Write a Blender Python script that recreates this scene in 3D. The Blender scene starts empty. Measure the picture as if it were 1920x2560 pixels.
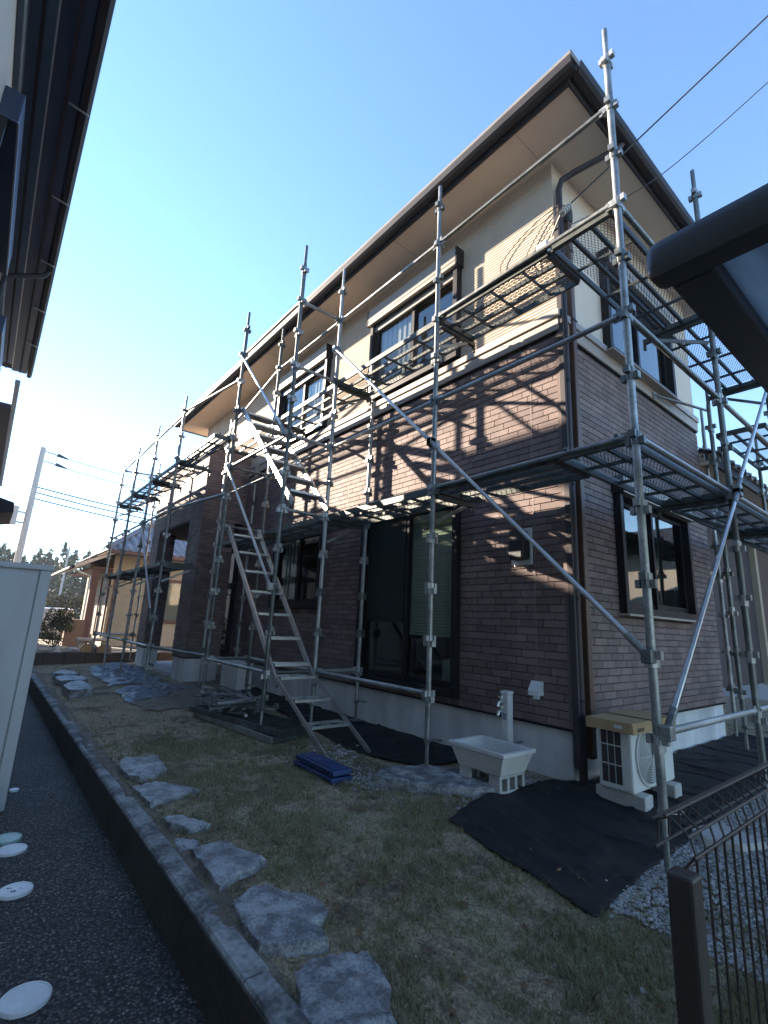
import bpy, bmesh, math, random
from mathutils import Vector, Matrix, noise
random.seed(7)
R = math.radians
scene = bpy.context.scene
C = scene.collection

# ------------------------------------------------------------------ camera, world, sun, exposure
cam_d = bpy.data.cameras.new('camera')
cam = bpy.data.objects.new('camera', cam_d); C.objects.link(cam)
CAM = Vector((-3.80088, -2.21661, 1.126))
# camera axes in world space (x along the short wall, y along the long wall)
RIGHT = Vector((0.77223695, -0.63366607, 0.04601531))
UP = Vector((-0.17766497, -0.14584378, 0.9732239))
def ortho():
    r = RIGHT.normalized(); b = r.cross(UP).normalized(); u = b.cross(r)
    return r, u, b
r_, u_, b_ = ortho()
M = Matrix(((r_.x, u_.x, b_.x, CAM.x), (r_.y, u_.y, b_.y, CAM.y), (r_.z, u_.z, b_.z, CAM.z), (0, 0, 0, 1)))
cam.matrix_world = M
cam_d.sensor_fit = 'VERTICAL'; cam_d.sensor_height = 36.0; cam_d.lens = 16.995
cam_d.clip_start = 0.05; cam_d.clip_end = 1000
scene.camera = cam

SUN = Vector((-1.0, 2.4, 0.87)).normalized()
world = bpy.data.worlds.new('World'); scene.world = world; world.use_nodes = True
wn = world.node_tree; wn.nodes.clear()
sky = wn.nodes.new('ShaderNodeTexSky'); sky.sky_type = 'NISHITA'; sky.sun_disc = False
sky.sun_elevation = math.asin(SUN.z); sky.sun_rotation = math.atan2(SUN.x, SUN.y)
sky.air_density = 1.0; sky.dust_density = 0.0; sky.ozone_density = 3.6
bg = wn.nodes.new('ShaderNodeBackground'); bg.inputs['Strength'].default_value = 0.072
wo = wn.nodes.new('ShaderNodeOutputWorld')
wn.links.new(sky.outputs[0], bg.inputs[0]); wn.links.new(bg.outputs[0], wo.inputs[0])
sun_d = bpy.data.lights.new('sun', 'SUN'); sun_d.energy = 3.6; sun_d.angle = R(0.53); sun_d.color = (1.0, 0.86, 0.69)
sun = bpy.data.objects.new('sun', sun_d); C.objects.link(sun)
sun.rotation_euler = SUN.to_track_quat('Z', 'Y').to_euler(); sun.location = (-20, 40, 30)
vs = scene.view_settings
vs.view_transform = 'Standard'; vs.look = 'None'; vs.gamma = 1.0; vs.exposure = 2.95; vs.use_curve_mapping = False

# ------------------------------------------------------------------ helpers
ORG = {}
def org(o): return ORG.get(o.name, Vector((0, 0, 0))) if o else Vector((0, 0, 0))
def tag(o, label=None, cat=None, group=None, kind=None):
    if label: o['label'] = label
    if cat: o['category'] = cat
    if group: o['group'] = group
    if kind: o['kind'] = kind
    return o
def thing(name, label, cat, loc=(0, 0, 0), group=None):
    o = bpy.data.objects.new(name, None); C.objects.link(o)
    o.location = loc; o.empty_display_size = 0.2
    ORG[o.name] = Vector(loc)
    return tag(o, label, cat, group)

class MB:
    def __init__(s): s.v = []; s.f = []
    def quad(s, *p):
        n = len(s.v); s.v += [Vector(q) for q in p]; s.f.append(tuple(range(n, n + len(p)))); return s
    def box(s, x0, x1, y0, y1, z0, z1):
        n = len(s.v)
        s.v += [Vector(p) for p in ((x0,y0,z0),(x1,y0,z0),(x1,y1,z0),(x0,y1,z0),(x0,y0,z1),(x1,y0,z1),(x1,y1,z1),(x0,y1,z1))]
        s.f += [tuple(n + i for i in q) for q in ((0,3,2,1),(4,5,6,7),(0,1,5,4),(1,2,6,5),(2,3,7,6),(3,0,4,7))]
        return s
    def bar(s, p, q, w, h, up=(0, 0, 1)):
        p = Vector(p); q = Vector(q); d = (q - p).normalized(); up = Vector(up)
        if abs(d.dot(up)) > 0.98: up = Vector((1, 0, 0))
        a = d.cross(up).normalized() * (w / 2); b = a.cross(d).normalized() * (h / 2)
        n = len(s.v)
        for e in (p, q): s.v += [e - a - b, e + a - b, e + a + b, e - a + b]
        s.f += [tuple(n + i for i in t) for t in ((0,1,2,3),(7,6,5,4),(4,5,1,0),(5,6,2,1),(6,7,3,2),(7,4,0,3))]
        return s
    def tube(s, p, q, r, n=8, r2=None, caps=True):
        p = Vector(p); q = Vector(q); d = (q - p).normalized()
        up = Vector((0, 0, 1)) if abs(d.z) < 0.9 else Vector((1, 0, 0))
        a = d.cross(up).normalized(); b = a.cross(d).normalized()
        k = len(s.v); r2 = r if r2 is None else r2
        for e, rr in ((p, r), (q, r2)):
            for i in range(n):
                t = 2 * math.pi * i / n
                s.v.append(e + a * (rr * math.cos(t)) + b * (rr * math.sin(t)))
        for i in range(n):
            j = (i + 1) % n; s.f.append((k + i, k + n + i, k + n + j, k + j))
        if caps:
            s.f.append(tuple(k + i for i in range(n))); s.f.append(tuple(k + n + i for i in reversed(range(n))))
        return s
    def path(s, pts, r, n=6):
        pts = [Vector(p) for p in pts]; k = len(s.v); prev = None
        for i, p in enumerate(pts):
            d = (pts[min(i + 1, len(pts) - 1)] - pts[max(i - 1, 0)]).normalized()
            if prev is None:
                up = Vector((0, 0, 1)) if abs(d.z) < 0.9 else Vector((1, 0, 0)); a = d.cross(up).normalized()
            else:
                a = (prev - d * prev.dot(d)).normalized()
            prev = a; b = a.cross(d).normalized()
            for j in range(n):
                t = 2 * math.pi * j / n
                s.v.append(p + a * (r * math.cos(t)) + b * (r * math.sin(t)))
        for i in range(len(pts) - 1):
            for j in range(n):
                m = (j + 1) % n
                s.f.append((k + i*n + j, k + (i+1)*n + j, k + (i+1)*n + m, k + i*n + m))
        s.f.append(tuple(k + j for j in range(n))); s.f.append(tuple(k + (len(pts)-1)*n + j for j in reversed(range(n))))
        return s
    def prism(s, poly, z0, z1, inset=0.0):
        n = len(poly); k = len(s.v)
        c = Vector((sum(p[0] for p in poly) / n, sum(p[1] for p in poly) / n))
        for p in poly: s.v.append(Vector((p[0], p[1], z0)))
        for p in poly:
            q = Vector((p[0], p[1])); q = q + (c - q) * inset
            s.v.append(Vector((q.x, q.y, z1)))
        s.f.append(tuple(k + i for i in reversed(range(n)))); s.f.append(tuple(k + n + i for i in range(n)))
        for i in range(n):
            j = (i + 1) % n; s.f.append((k + i, k + j, k + n + j, k + n + i))
        return s
    def lathe(s, c, prof, n=20):
        c = Vector(c); k = len(s.v)
        for rr, z in prof:
            for j in range(n):
                t = 2 * math.pi * j / n
                s.v.append(c + Vector((rr * math.cos(t), rr * math.sin(t), z)))
        for i in range(len(prof) - 1):
            for j in range(n):
                m = (j + 1) % n
                s.f.append((k + i*n + j, k + i*n + m, k + (i+1)*n + m, k + (i+1)*n + j))
        s.f.append(tuple(k + j for j in reversed(range(n)))); s.f.append(tuple(k + (len(prof)-1)*n + j for j in range(n)))
        return s
    def add(s, o):
        n = len(s.v); s.v += o.v; s.f += [tuple(n + i for i in f) for f in o.f]; return s
    def mesh(s, name, mat, off=None, smooth=False, fix=True):
        m = bpy.data.meshes.new(name); off = off or Vector((0, 0, 0))
        m.from_pydata([tuple(v - off) for v in s.v], [], s.f)
        if fix:
            b = bmesh.new(); b.from_mesh(m); bmesh.ops.recalc_face_normals(b, faces=b.faces); b.to_mesh(m); b.free()
        if mat: m.materials.append(mat)
        if smooth:
            for p in m.polygons: p.use_smooth = True
            try: m.set_sharp_from_angle(angle=R(40))
            except Exception: pass
        return m
    def build(s, name, mat, parent=None, smooth=False, bevel=0.0, fix=True):
        """parent None: a top-level mesh whose origin sits at its base; otherwise a child in its parent's frame"""
        if parent is None:
            xs = [v.x for v in s.v]; ys = [v.y for v in s.v]; zs = [v.z for v in s.v]
            off = Vector(((min(xs)+max(xs))/2, (min(ys)+max(ys))/2, min(zs)))
        else: off = org(parent)
        m = s.mesh(name, mat, off, smooth, fix)
        o = bpy.data.objects.new(name, m); C.objects.link(o)
        if parent is None: o.location = off
        else: o.parent = parent
        ORG[o.name] = off
        if bevel:
            mod = o.modifiers.new('bevel', 'BEVEL'); mod.width = bevel; mod.segments = 2; mod.limit_method = 'ANGLE'
        return o
def place(name, mesh, parent, loc, rot=(0, 0, 0)):
    o = bpy.data.objects.new(name, mesh); C.objects.link(o); o.parent = parent
    o.location = Vector(loc) - org(parent); o.rotation_euler = rot
    return o

# ------------------------------------------------------------------ materials
def new_mat(name):
    m = bpy.data.materials.new(name); m.use_nodes = True
    return m, m.node_tree.nodes, m.node_tree.links, m.node_tree.nodes['Principled BSDF']
def mat(name, col, rough=0.6, metal=0.0, var=0.15, scale=8.0, bump=0.0, bscale=None, col2=None, detail=5.0, spec=None, obj_random=0.0, tint=False, ramp=(0.3, 0.7), big=0.0):
    """base colour broken up by two scales of noise, optional relief"""
    m, N, L, P = new_mat(name)
    tc = N.new('ShaderNodeNewGeometry')
    n1 = N.new('ShaderNodeTexNoise'); n1.inputs['Scale'].default_value = scale; n1.inputs['Detail'].default_value = detail
    n2 = N.new('ShaderNodeTexNoise'); n2.inputs['Scale'].default_value = scale * 7.3; n2.inputs['Detail'].default_value = 3
    for n in (n1, n2): L.new(tc.outputs['Position'], n.inputs['Vector'])
    mx = N.new('ShaderNodeMath'); mx.operation = 'MULTIPLY_ADD'
    L.new(n1.outputs['Fac'], mx.inputs[0]); mx.inputs[1].default_value = 0.65
    sc = N.new('ShaderNodeMath'); sc.operation = 'MULTIPLY'; L.new(n2.outputs['Fac'], sc.inputs[0]); sc.inputs[1].default_value = 0.35
    L.new(sc.outputs[0], mx.inputs[2])
    fac = mx.outputs[0]
    if obj_random:
        oi = N.new('ShaderNodeObjectInfo'); src = oi.outputs['Random']
        if tint:
            at = N.new('ShaderNodeAttribute'); at.attribute_name = 'tint'
            ad = N.new('ShaderNodeMath'); ad.operation = 'ADD'; L.new(oi.outputs['Random'], ad.inputs[0]); L.new(at.outputs['Fac'], ad.inputs[1])
            fr = N.new('ShaderNodeMath'); fr.operation = 'FRACT'; L.new(ad.outputs[0], fr.inputs[0]); src = fr.outputs[0]
        a2 = N.new('ShaderNodeMath'); a2.operation = 'MULTIPLY_ADD'; L.new(src, a2.inputs[0]); a2.inputs[1].default_value = obj_random; a2.inputs[2].default_value = -obj_random / 2
        a3 = N.new('ShaderNodeMath'); a3.operation = 'ADD'; L.new(a2.outputs[0], a3.inputs[0]); L.new(fac, a3.inputs[1]); fac = a3.outputs[0]
    rp = N.new('ShaderNodeValToRGB')
    lo = [c * (1 - var) for c in col]; hi = [min(1, c * (1 + var)) for c in col] if col2 is None else list(col2)
    rp.color_ramp.elements[0].position = ramp[0]; rp.color_ramp.elements[0].color = (*lo, 1)
    rp.color_ramp.elements[1].position = ramp[1]; rp.color_ramp.elements[1].color = (*hi, 1)
    L.new(fac, rp.inputs[0]); L.new(rp.outputs[0], P.inputs['Base Color'])
    if big:   # weathering: broad patches and faint vertical streaks
        mpb = N.new('ShaderNodeMapping'); mpb.inputs['Scale'].default_value = (2.2, 2.2, 0.5); L.new(tc.outputs['Position'], mpb.inputs[0])
        nb_ = N.new('ShaderNodeTexNoise'); nb_.inputs['Scale'].default_value = 1.6; nb_.inputs['Detail'].default_value = 8; L.new(mpb.outputs[0], nb_.inputs['Vector'])
        mb_ = N.new('ShaderNodeMapRange'); mb_.inputs[1].default_value = .3; mb_.inputs[2].default_value = .7; mb_.inputs[3].default_value = 1 - big; mb_.inputs[4].default_value = 1 + big * .6; L.new(nb_.outputs['Fac'], mb_.inputs[0])
        mm_ = N.new('ShaderNodeMixRGB'); mm_.blend_type = 'MULTIPLY'; mm_.inputs[0].default_value = 1; L.new(rp.outputs[0], mm_.inputs[1]); L.new(mb_.outputs[0], mm_.inputs[2]); L.new(mm_.outputs[0], P.inputs['Base Color'])
    P.inputs['Metallic'].default_value = metal
    rr = N.new('ShaderNodeMapRange'); rr.inputs[3].default_value = max(0.02, rough - 0.1); rr.inputs[4].default_value = min(1, rough + 0.1)
    L.new(n1.outputs['Fac'], rr.inputs[0]); L.new(rr.outputs[0], P.inputs['Roughness'])
    if spec is not None: P.inputs['Specular IOR Level'].default_value = spec
    if bump:
        nb = N.new('ShaderNodeTexNoise'); nb.inputs['Scale'].default_value = bscale or scale * 4; nb.inputs['Detail'].default_value = 6
        L.new(tc.outputs['Position'], nb.inputs['Vector'])
        b = N.new('ShaderNodeBump'); b.inputs['Strength'].default_value = bump; b.inputs['Distance'].default_value = 0.01
        L.new(nb.outputs['Fac'], b.inputs['Height']); L.new(b.outputs[0], P.inputs['Normal'])
    return m
def ribbed(name, col, pitch):
    """cream siding with fine horizontal ribs and vertical scoring"""
    m = mat(name, col, 0.8, var=0.05, scale=2.0, spec=0.2, big=0.10)
    N = m.node_tree.nodes; L = m.node_tree.links; P = N['Principled BSDF']
    g = N.new('ShaderNodeNewGeometry'); sp = N.new('ShaderNodeSeparateXYZ'); L.new(g.outputs['Position'], sp.inputs[0])
    def saw(out, period, w):
        d = N.new('ShaderNodeMath'); d.operation = 'DIVIDE'; L.new(out, d.inputs[0]); d.inputs[1].default_value = period
        f = N.new('ShaderNodeMath'); f.operation = 'FRACT'; L.new(d.outputs[0], f.inputs[0])
        r = N.new('ShaderNodeMapRange'); r.inputs[1].default_value = 0; r.inputs[2].default_value = w; L.new(f.outputs[0], r.inputs[0])
        return r.outputs[0]
    h = saw(sp.outputs['Z'], pitch, 0.35); mn = N.new('ShaderNodeMath'); mn.operation = 'ADD'; L.new(h, mn.inputs[0]); mn.inputs[1].default_value = 0
    b = N.new('ShaderNodeBump'); b.inputs['Strength'].default_value = 1.0; b.inputs['Distance'].default_value = 0.012
    L.new(mn.outputs[0], b.inputs['Height']); L.new(b.outputs[0], P.inputs['Normal'])
    return m
def glass(name, tint=(0.95, 1.0, 0.98), dark=0.8):
    m, N, L, P = new_mat(name); N.remove(P)
    o = N['Material Output']; t = N.new('ShaderNodeBsdfTransparent'); t.inputs[0].default_value = (*[c * dark for c in tint], 1)
    g = N.new('ShaderNodeBsdfGlossy'); g.inputs['Roughness'].default_value = 0.015
    lw_ = N.new('ShaderNodeLayerWeight'); lw_.inputs[0].default_value = 0.5
    pw = N.new('ShaderNodeMath'); pw.operation = 'POWER'; L.new(lw_.outputs['Facing'], pw.inputs[0]); pw.inputs[1].default_value = 4.0
    fr = N.new('ShaderNodeMath'); fr.operation = 'MULTIPLY_ADD'; L.new(pw.outputs[0], fr.inputs[0]); fr.inputs[1].default_value = 0.9; fr.inputs[2].default_value = 0.07
    mx = N.new('ShaderNodeMixShader'); L.new(fr.outputs[0], mx.inputs[0]); L.new(t.outputs[0], mx.inputs[1]); L.new(g.outputs[0], mx.inputs[2])
    L.new(mx.outputs[0], o.inputs[0]); return m
def speckle(name, base, cols, scale, rough=0.85, bump=0.6, dist=0.006):
    """aggregate: voronoi cells each with a colour from a ramp, over a darker binder"""
    m, N, L, P = new_mat(name)
    g = N.new('ShaderNodeNewGeometry')
    v = N.new('ShaderNodeTexVoronoi'); v.inputs['Scale'].default_value = scale; L.new(g.outputs['Position'], v.inputs['Vector'])
    sp = N.new('ShaderNodeSeparateColor'); L.new(v.outputs['Color'], sp.inputs[0])
    rp = N.new('ShaderNodeValToRGB'); el = rp.color_ramp.elements
    el[0].position = 0; el[0].color = (*cols[0], 1); el[1].position = 1; el[1].color = (*cols[-1], 1)
    for i, c in enumerate(cols[1:-1]):
        e = el.new((i + 1) / (len(cols) - 1)); e.color = (*c, 1)
    L.new(sp.outputs[0], rp.inputs[0])
    ed = N.new('ShaderNodeMapRange'); ed.inputs[1].default_value = 0.25; ed.inputs[2].default_value = 0.6; L.new(v.outputs['Distance'], ed.inputs[0])
    mx = N.new('ShaderNodeMixRGB'); mx.inputs[2].default_value = (*base, 1); L.new(ed.outputs[0], mx.inputs[0]); L.new(rp.outputs[0], mx.inputs[1])
    nz = N.new('ShaderNodeTexNoise'); nz.inputs['Scale'].default_value = 1.7; nz.inputs['Detail'].default_value = 6; L.new(g.outputs['Position'], nz.inputs['Vector'])
    nr = N.new('ShaderNodeMapRange'); nr.inputs[1].default_value = 0.3; nr.inputs[2].default_value = 0.7; nr.inputs[3].default_value = 0.65; nr.inputs[4].default_value = 1.25; L.new(nz.outputs['Fac'], nr.inputs[0])
    mu = N.new('ShaderNodeMixRGB'); mu.blend_type = 'MULTIPLY'; mu.inputs[0].default_value = 1; L.new(mx.outputs[0], mu.inputs[1]); L.new(nr.outputs[0], mu.inputs[2])
    L.new(mu.outputs[0], P.inputs['Base Color']); P.inputs['Roughness'].default_value = rough
    b = N.new('ShaderNodeBump'); b.invert = True; b.inputs['Strength'].default_value = bump; b.inputs['Distance'].default_value = dist
    L.new(v.outputs['Distance'], b.inputs['Height']); L.new(b.outputs[0], P.inputs['Normal'])
    return m
def lawn(name):
    m, N, L, P = new_mat(name)
    g = N.new('ShaderNodeNewGeometry')
    a = N.new('ShaderNodeTexNoise'); a.inputs['Scale'].default_value = 2.6; a.inputs['Detail'].default_value = 9; a.inputs['Roughness'].default_value = 0.72
    b = N.new('ShaderNodeTexNoise'); b.inputs['Scale'].default_value = 60; b.inputs['Detail'].default_value = 4
    for n in (a, b): L.new(g.outputs['Position'], n.inputs['Vector'])
    rp = N.new('ShaderNodeValToRGB'); e = rp.color_ramp.elements
    e[0].position = 0.38; e[0].color = (0.12, 0.088, 0.06, 1); e[1].position = 0.62; e[1].color = (0.25, 0.225, 0.13, 1)
    k = e.new(0.5); k.color = (0.35, 0.275, 0.18, 1)
    L.new(a.outputs['Fac'], rp.inputs[0])
    mr = N.new('ShaderNodeMapRange'); mr.inputs[1].default_value = 0.25; mr.inputs[2].default_value = 0.75; mr.inputs[3].default_value = 0.5; mr.inputs[4].default_value = 1.5
    L.new(b.outputs['Fac'], mr.inputs[0])
    mu = N.new('ShaderNodeMixRGB'); mu.blend_type = 'MULTIPLY'; mu.inputs[0].default_value = 1; L.new(rp.outputs[0], mu.inputs[1]); L.new(mr.outputs[0], mu.inputs[2])
    L.new(mu.outputs[0], P.inputs['Base Color']); P.inputs['Roughness'].default_value = 0.95
    bp = N.new('ShaderNodeBump'); bp.inputs['Strength'].default_value = 0.9; bp.inputs['Distance'].default_value = 0.02
    L.new(b.outputs['Fac'], bp.inputs['Height']); L.new(bp.outputs[0], P.inputs['Normal'])
    return m

m_brick = mat('brick_siding', (0.205, 0.152, 0.140), 0.7, var=0.17, scale=30, bump=0.35, bscale=160, obj_random=0.5, tint=True, spec=0.2, big=0.22)
m_joint = mat('joint_backing', (0.06, 0.046, 0.045), 0.9, var=0.2)
m_cream_rib = ribbed('cream_ribbed_siding', (0.60, 0.475, 0.355), 0.034)
m_cream = mat('cream_siding', (0.60, 0.49, 0.385), 0.75, var=0.06, scale=2, bump=0.15, bscale=90)
m_belt = mat('belt_trim', (0.40, 0.335, 0.275), 0.6, var=0.08, scale=3)
m_soffit = mat('soffit_board', (0.66, 0.53, 0.41), 0.8, var=0.05, scale=2)
m_fascia = mat('dark_fascia', (0.026, 0.022, 0.024), 0.6, var=0.25, scale=4, spec=0.2)
m_fascia_l = mat('fascia_metal', (0.19, 0.17, 0.145), 0.5, var=0.15, scale=4, spec=0.3)
m_found = mat('foundation_render', (0.60, 0.60, 0.59), 0.85, var=0.14, scale=1.6, bump=0.2, bscale=60, big=0.22)
m_bronze = mat('bronze_frame', (0.02, 0.017, 0.018), 0.5, var=0.2, scale=6, spec=0.2)
m_taupe = mat('taupe_shutter', (0.33, 0.28, 0.23), 0.45, var=0.06, scale=4, metal=0.2)
m_alu = mat('aluminium', (0.55, 0.55, 0.54), 0.38, metal=0.85, var=0.15, scale=12)
m_galv = mat('galvanised_steel', (0.27, 0.29, 0.275), 0.45, metal=0.6, var=0.5, scale=6, bump=0.15, bscale=50, obj_random=0.45, col2=(0.42, 0.42, 0.41), big=0.35)
m_deck = mat('weathered_deck_steel', (0.09, 0.095, 0.085), 0.55, metal=0.5, var=0.4, scale=9)
m_mesh = mat('expanded_mesh_steel', (0.16, 0.16, 0.15), 0.55, metal=0.5, var=0.3, scale=6)
m_glass = glass('window_glass')
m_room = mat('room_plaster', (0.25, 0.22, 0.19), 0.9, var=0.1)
m_curtain = mat('curtain_cloth', (0.70, 0.62, 0.54), 0.9, var=0.1, scale=3)
m_blind = mat('green_blind', (0.52, 0.55, 0.43), 0.7, var=0.1, scale=4)
m_lawn = lawn('winter_lawn')
m_blade = mat('grass_blades', (0.37, 0.285, 0.18), 0.9, var=0.4, scale=2.4, col2=(0.26, 0.255, 0.14), spec=0.1)
m_soil = mat('bare_soil', (0.17, 0.14, 0.105), 0.95, var=0.5, scale=11, bump=0.7, bscale=40)
m_path = speckle('washed_aggregate', (0.02, 0.02, 0.02), [(0.045,0.042,0.04),(0.09,0.08,0.07),(0.14,0.115,0.095),(0.08,0.078,0.08),(0.16,0.135,0.115),(0.32,0.28,0.24)], 72)
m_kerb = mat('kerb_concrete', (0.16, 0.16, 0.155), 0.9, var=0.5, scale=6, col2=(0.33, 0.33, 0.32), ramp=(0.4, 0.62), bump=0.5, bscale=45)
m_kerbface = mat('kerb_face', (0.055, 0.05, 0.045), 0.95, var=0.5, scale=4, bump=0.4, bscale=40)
m_slate = mat('slate_stone', (0.22, 0.225, 0.232), 0.5, var=0.5, scale=11, bump=1.0, bscale=45, spec=0.5, detail=12, col2=(0.36, 0.365, 0.37), ramp=(0.42, 0.60))
m_sheet = mat('weed_sheet', (0.011, 0.0105, 0.0115), 0.75, var=0.45, scale=5, bump=0.7, bscale=180, spec=0.25)
def sheet_mat():
    m = mat('weed_sheet_cloth', (0.0135, 0.0125, 0.0135), 0.72, var=0.45, scale=5, bump=0.5, bscale=200, spec=0.3)
    N = m.node_tree.nodes; L = m.node_tree.links; P = N['Principled BSDF']
    g = N.new('ShaderNodeNewGeometry'); a = N.new('ShaderNodeTexNoise'); a.inputs['Scale'].default_value = 3.1; a.inputs['Detail'].default_value = 9; a.inputs['Roughness'].default_value = .7
    L.new(g.outputs['Position'], a.inputs['Vector'])
    mr = N.new('ShaderNodeMapRange'); mr.inputs[1].default_value = .52; mr.inputs[2].default_value = .78; mr.inputs[4].default_value = .75; L.new(a.outputs['Fac'], mr.inputs[0])
    mp = N.new('ShaderNodeMapping'); mp.inputs['Rotation'].default_value = (0, 0, .35); L.new(g.outputs['Position'], mp.inputs[0])
    wv = N.new('ShaderNodeTexWave'); wv.inputs['Scale'].default_value = 1.6; wv.inputs['Distortion'].default_value = 1.2; L.new(mp.outputs[0], wv.inputs['Vector'])
    wr_ = N.new('ShaderNodeMapRange'); wr_.inputs[1].default_value = .965; wr_.inputs[2].default_value = 1.0; wr_.inputs[4].default_value = .35; L.new(wv.outputs['Fac'], wr_.inputs[0])
    ad = N.new('ShaderNodeMath'); ad.operation = 'ADD'; ad.use_clamp = True; L.new(mr.outputs[0], ad.inputs[0]); L.new(wr_.outputs[0], ad.inputs[1])
    src = P.inputs['Base Color'].links[0].from_socket
    mx = N.new('ShaderNodeMixRGB'); mx.inputs[2].default_value = (.055, .045, .038, 1); L.new(ad.outputs[0], mx.inputs[0]); L.new(src, mx.inputs[1]); L.new(mx.outputs[0], P.inputs['Base Color'])
    return m
m_sheet = sheet_mat()
m_tarp = mat('blue_grey_tarp', (0.115, 0.125, 0.14), 0.45, var=0.35, scale=3, bump=0.3, bscale=30)
m_blue = mat('blue_plastic', (0.014, 0.038, 0.13), 0.45, var=0.25, scale=8)
m_white = mat('white_plastic', (0.66, 0.66, 0.64), 0.45, var=0.14, scale=14, big=0.15)
m_acwhite = mat('enamel_white', (0.62, 0.62, 0.58), 0.45, var=0.06, scale=3)
m_card = mat('cardboard', (0.42, 0.29, 0.15), 0.85, var=0.12, scale=6)
m_black = mat('black_rubber', (0.015, 0.015, 0.017), 0.6, var=0.2)
m_brownpipe = mat('brown_pipe', (0.10, 0.05, 0.035), 0.45, var=0.2, scale=5)
m_pebble = mat('white_pebble', (0.36, 0.35, 0.34), 0.8, var=0.5, scale=40)
m_conc = mat('cast_concrete', (0.42, 0.41, 0.39), 0.85, var=0.18, scale=6, bump=0.3, bscale=60)
m_fence = mat('brown_fence_paint', (0.05, 0.037, 0.032), 0.5, var=0.25, scale=8)
m_frame = mat('carport_frame', (0.028, 0.025, 0.026), 0.4, var=0.2, scale=4)
m_shed = mat('shed_steel', (0.38, 0.375, 0.37), 0.55, var=0.05, scale=1.5, big=0.12)
m_nwall = mat('neighbour_render', (0.42, 0.38, 0.33), 0.85, var=0.08, scale=2)
m_navy = mat('navy_trim', (0.03, 0.04, 0.075), 0.35, var=0.2, scale=4)
m_bluegrey_sky = mat('sky_tinted_board', (0.10, 0.135, 0.20), 0.35, var=0.12, scale=3)  # eave boards lightened in base colour to carry reflected sky
m_tile = mat('grey_roof_tile', (0.17, 0.17, 0.18), 0.6, var=0.3, scale=6, obj_random=0.5)
m_plaster = mat('ochre_plaster', (0.36, 0.30, 0.215), 0.9, var=0.08, scale=2)
m_wood = mat('red_brown_wood', (0.11, 0.05, 0.036), 0.6, var=0.25, scale=5)
m_boundary = mat('boundary_block', (0.10, 0.075, 0.062), 0.9, var=0.3, scale=4, bump=0.4)
m_pole = mat('pole_concrete', (0.36, 0.35, 0.34), 0.85, var=0.1, scale=2)
m_wire = mat('black_wire', (0.02, 0.02, 0.024), 0.6, var=0.1)
m_leaf = mat('dark_foliage', (0.045, 0.062, 0.030), 0.8, var=0.5, scale=1.2, col2=(0.09, 0.11, 0.045))
m_leaf2 = mat('olive_foliage', (0.07, 0.075, 0.035), 0.8, var=0.5, scale=1.6, col2=(0.13, 0.12, 0.06))
m_bark = mat('bark', (0.08, 0.06, 0.045), 0.9, var=0.3, scale=6)
m_yard = mat('far_yard', (0.16, 0.14, 0.11), 0.95, var=0.3, scale=0.8)
m_truck = mat('truck_white', (0.70, 0.70, 0.69), 0.35, var=0.04)
m_tyre = mat('tyre', (0.02, 0.02, 0.02), 0.8)
m_rock = mat('pale_rock', (0.38, 0.34, 0.29), 0.85, var=0.3, scale=5, bump=0.6, bscale=20)
m_bank = mat('grey_bank', (0.23, 0.23, 0.22), 0.9, var=0.25, scale=0.7)
m_sealant = mat('sealant_joint', (0.20, 0.16, 0.145), 0.7, var=0.1)
def poly_mat():
    m, N, L, P = new_mat('stained_polycarbonate'); o = N['Material Output']
    g = N.new('ShaderNodeNewGeometry'); nz = N.new('ShaderNodeTexNoise'); nz.inputs['Scale'].default_value = 5; nz.inputs['Detail'].default_value = 6
    mp = N.new('ShaderNodeMapping'); mp.inputs['Scale'].default_value = (0.35, 1.6, 1); L.new(g.outputs['Position'], mp.inputs[0]); L.new(mp.outputs[0], nz.inputs['Vector'])
    rp = N.new('ShaderNodeValToRGB'); rp.color_ramp.elements[0].color = (0.30, 0.33, 0.36, 1); rp.color_ramp.elements[1].color = (0.62, 0.66, 0.68, 1)
    rp.color_ramp.elements[0].position = 0.3; rp.color_ramp.elements[1].position = 0.7
    L.new(nz.outputs['Fac'], rp.inputs[0])
    t = N.new('ShaderNodeBsdfTranslucent'); L.new(rp.outputs[0], t.inputs[0])
    d = N.new('ShaderNodeBsdfDiffuse'); L.new(rp.outputs[0], d.inputs[0])
    mx = N.new('ShaderNodeMixShader'); mx.inputs[0].default_value = 0.45; L.new(t.outputs[0], mx.inputs[1]); L.new(d.outputs[0], mx.inputs[2]); L.new(mx.outputs[0], o.inputs[0])
    return m
m_poly = poly_mat()

# ------------------------------------------------------------------ ground
def gz(x, y):
    z = -0.02 + 0.03 * min(x, 0)
    if y < 0: z -= 0.05 * min(1, -y / 0.9)
    return z + 0.012 * noise.noise(Vector((x * 1.3, y * 1.3, 0))) + 0.004 * noise.noise(Vector((x * 7, y * 7, 3)))
def sheet(name, x0, x1, y0, y1, step, zf, m, **kw):
    nx = max(1, int((x1 - x0) / step)); ny = max(1, int((y1 - y0) / step)); b = MB()
    for j in range(ny + 1):
        for i in range(nx + 1):
            x = x0 + (x1 - x0) * i / nx; y = y0 + (y1 - y0) * j / ny
            b.v.append(Vector((x, y, zf(x, y))))
    for j in range(ny):
        for i in range(nx):
            a = j * (nx + 1) + i; b.f.append((a, a + 1, a + nx + 2, a + nx + 1))
    o = b.build(name, m, smooth=True, fix=False); tag(o, kind='structure'); return o
sheet('ground', -300, 300, -300, 300, 60, lambda x, y: -0.46, m_yard)
sheet('garden_lawn', -2.78, 7.5, -3.6, 11.0, 0.1, gz, m_lawn)
sheet('path', -6.0, -2.869, -8.0, 12.0, 0.25, lambda x, y: -0.35 + 0.006 * noise.noise(Vector((x * 2, y * 2, 0))), m_path)
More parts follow.
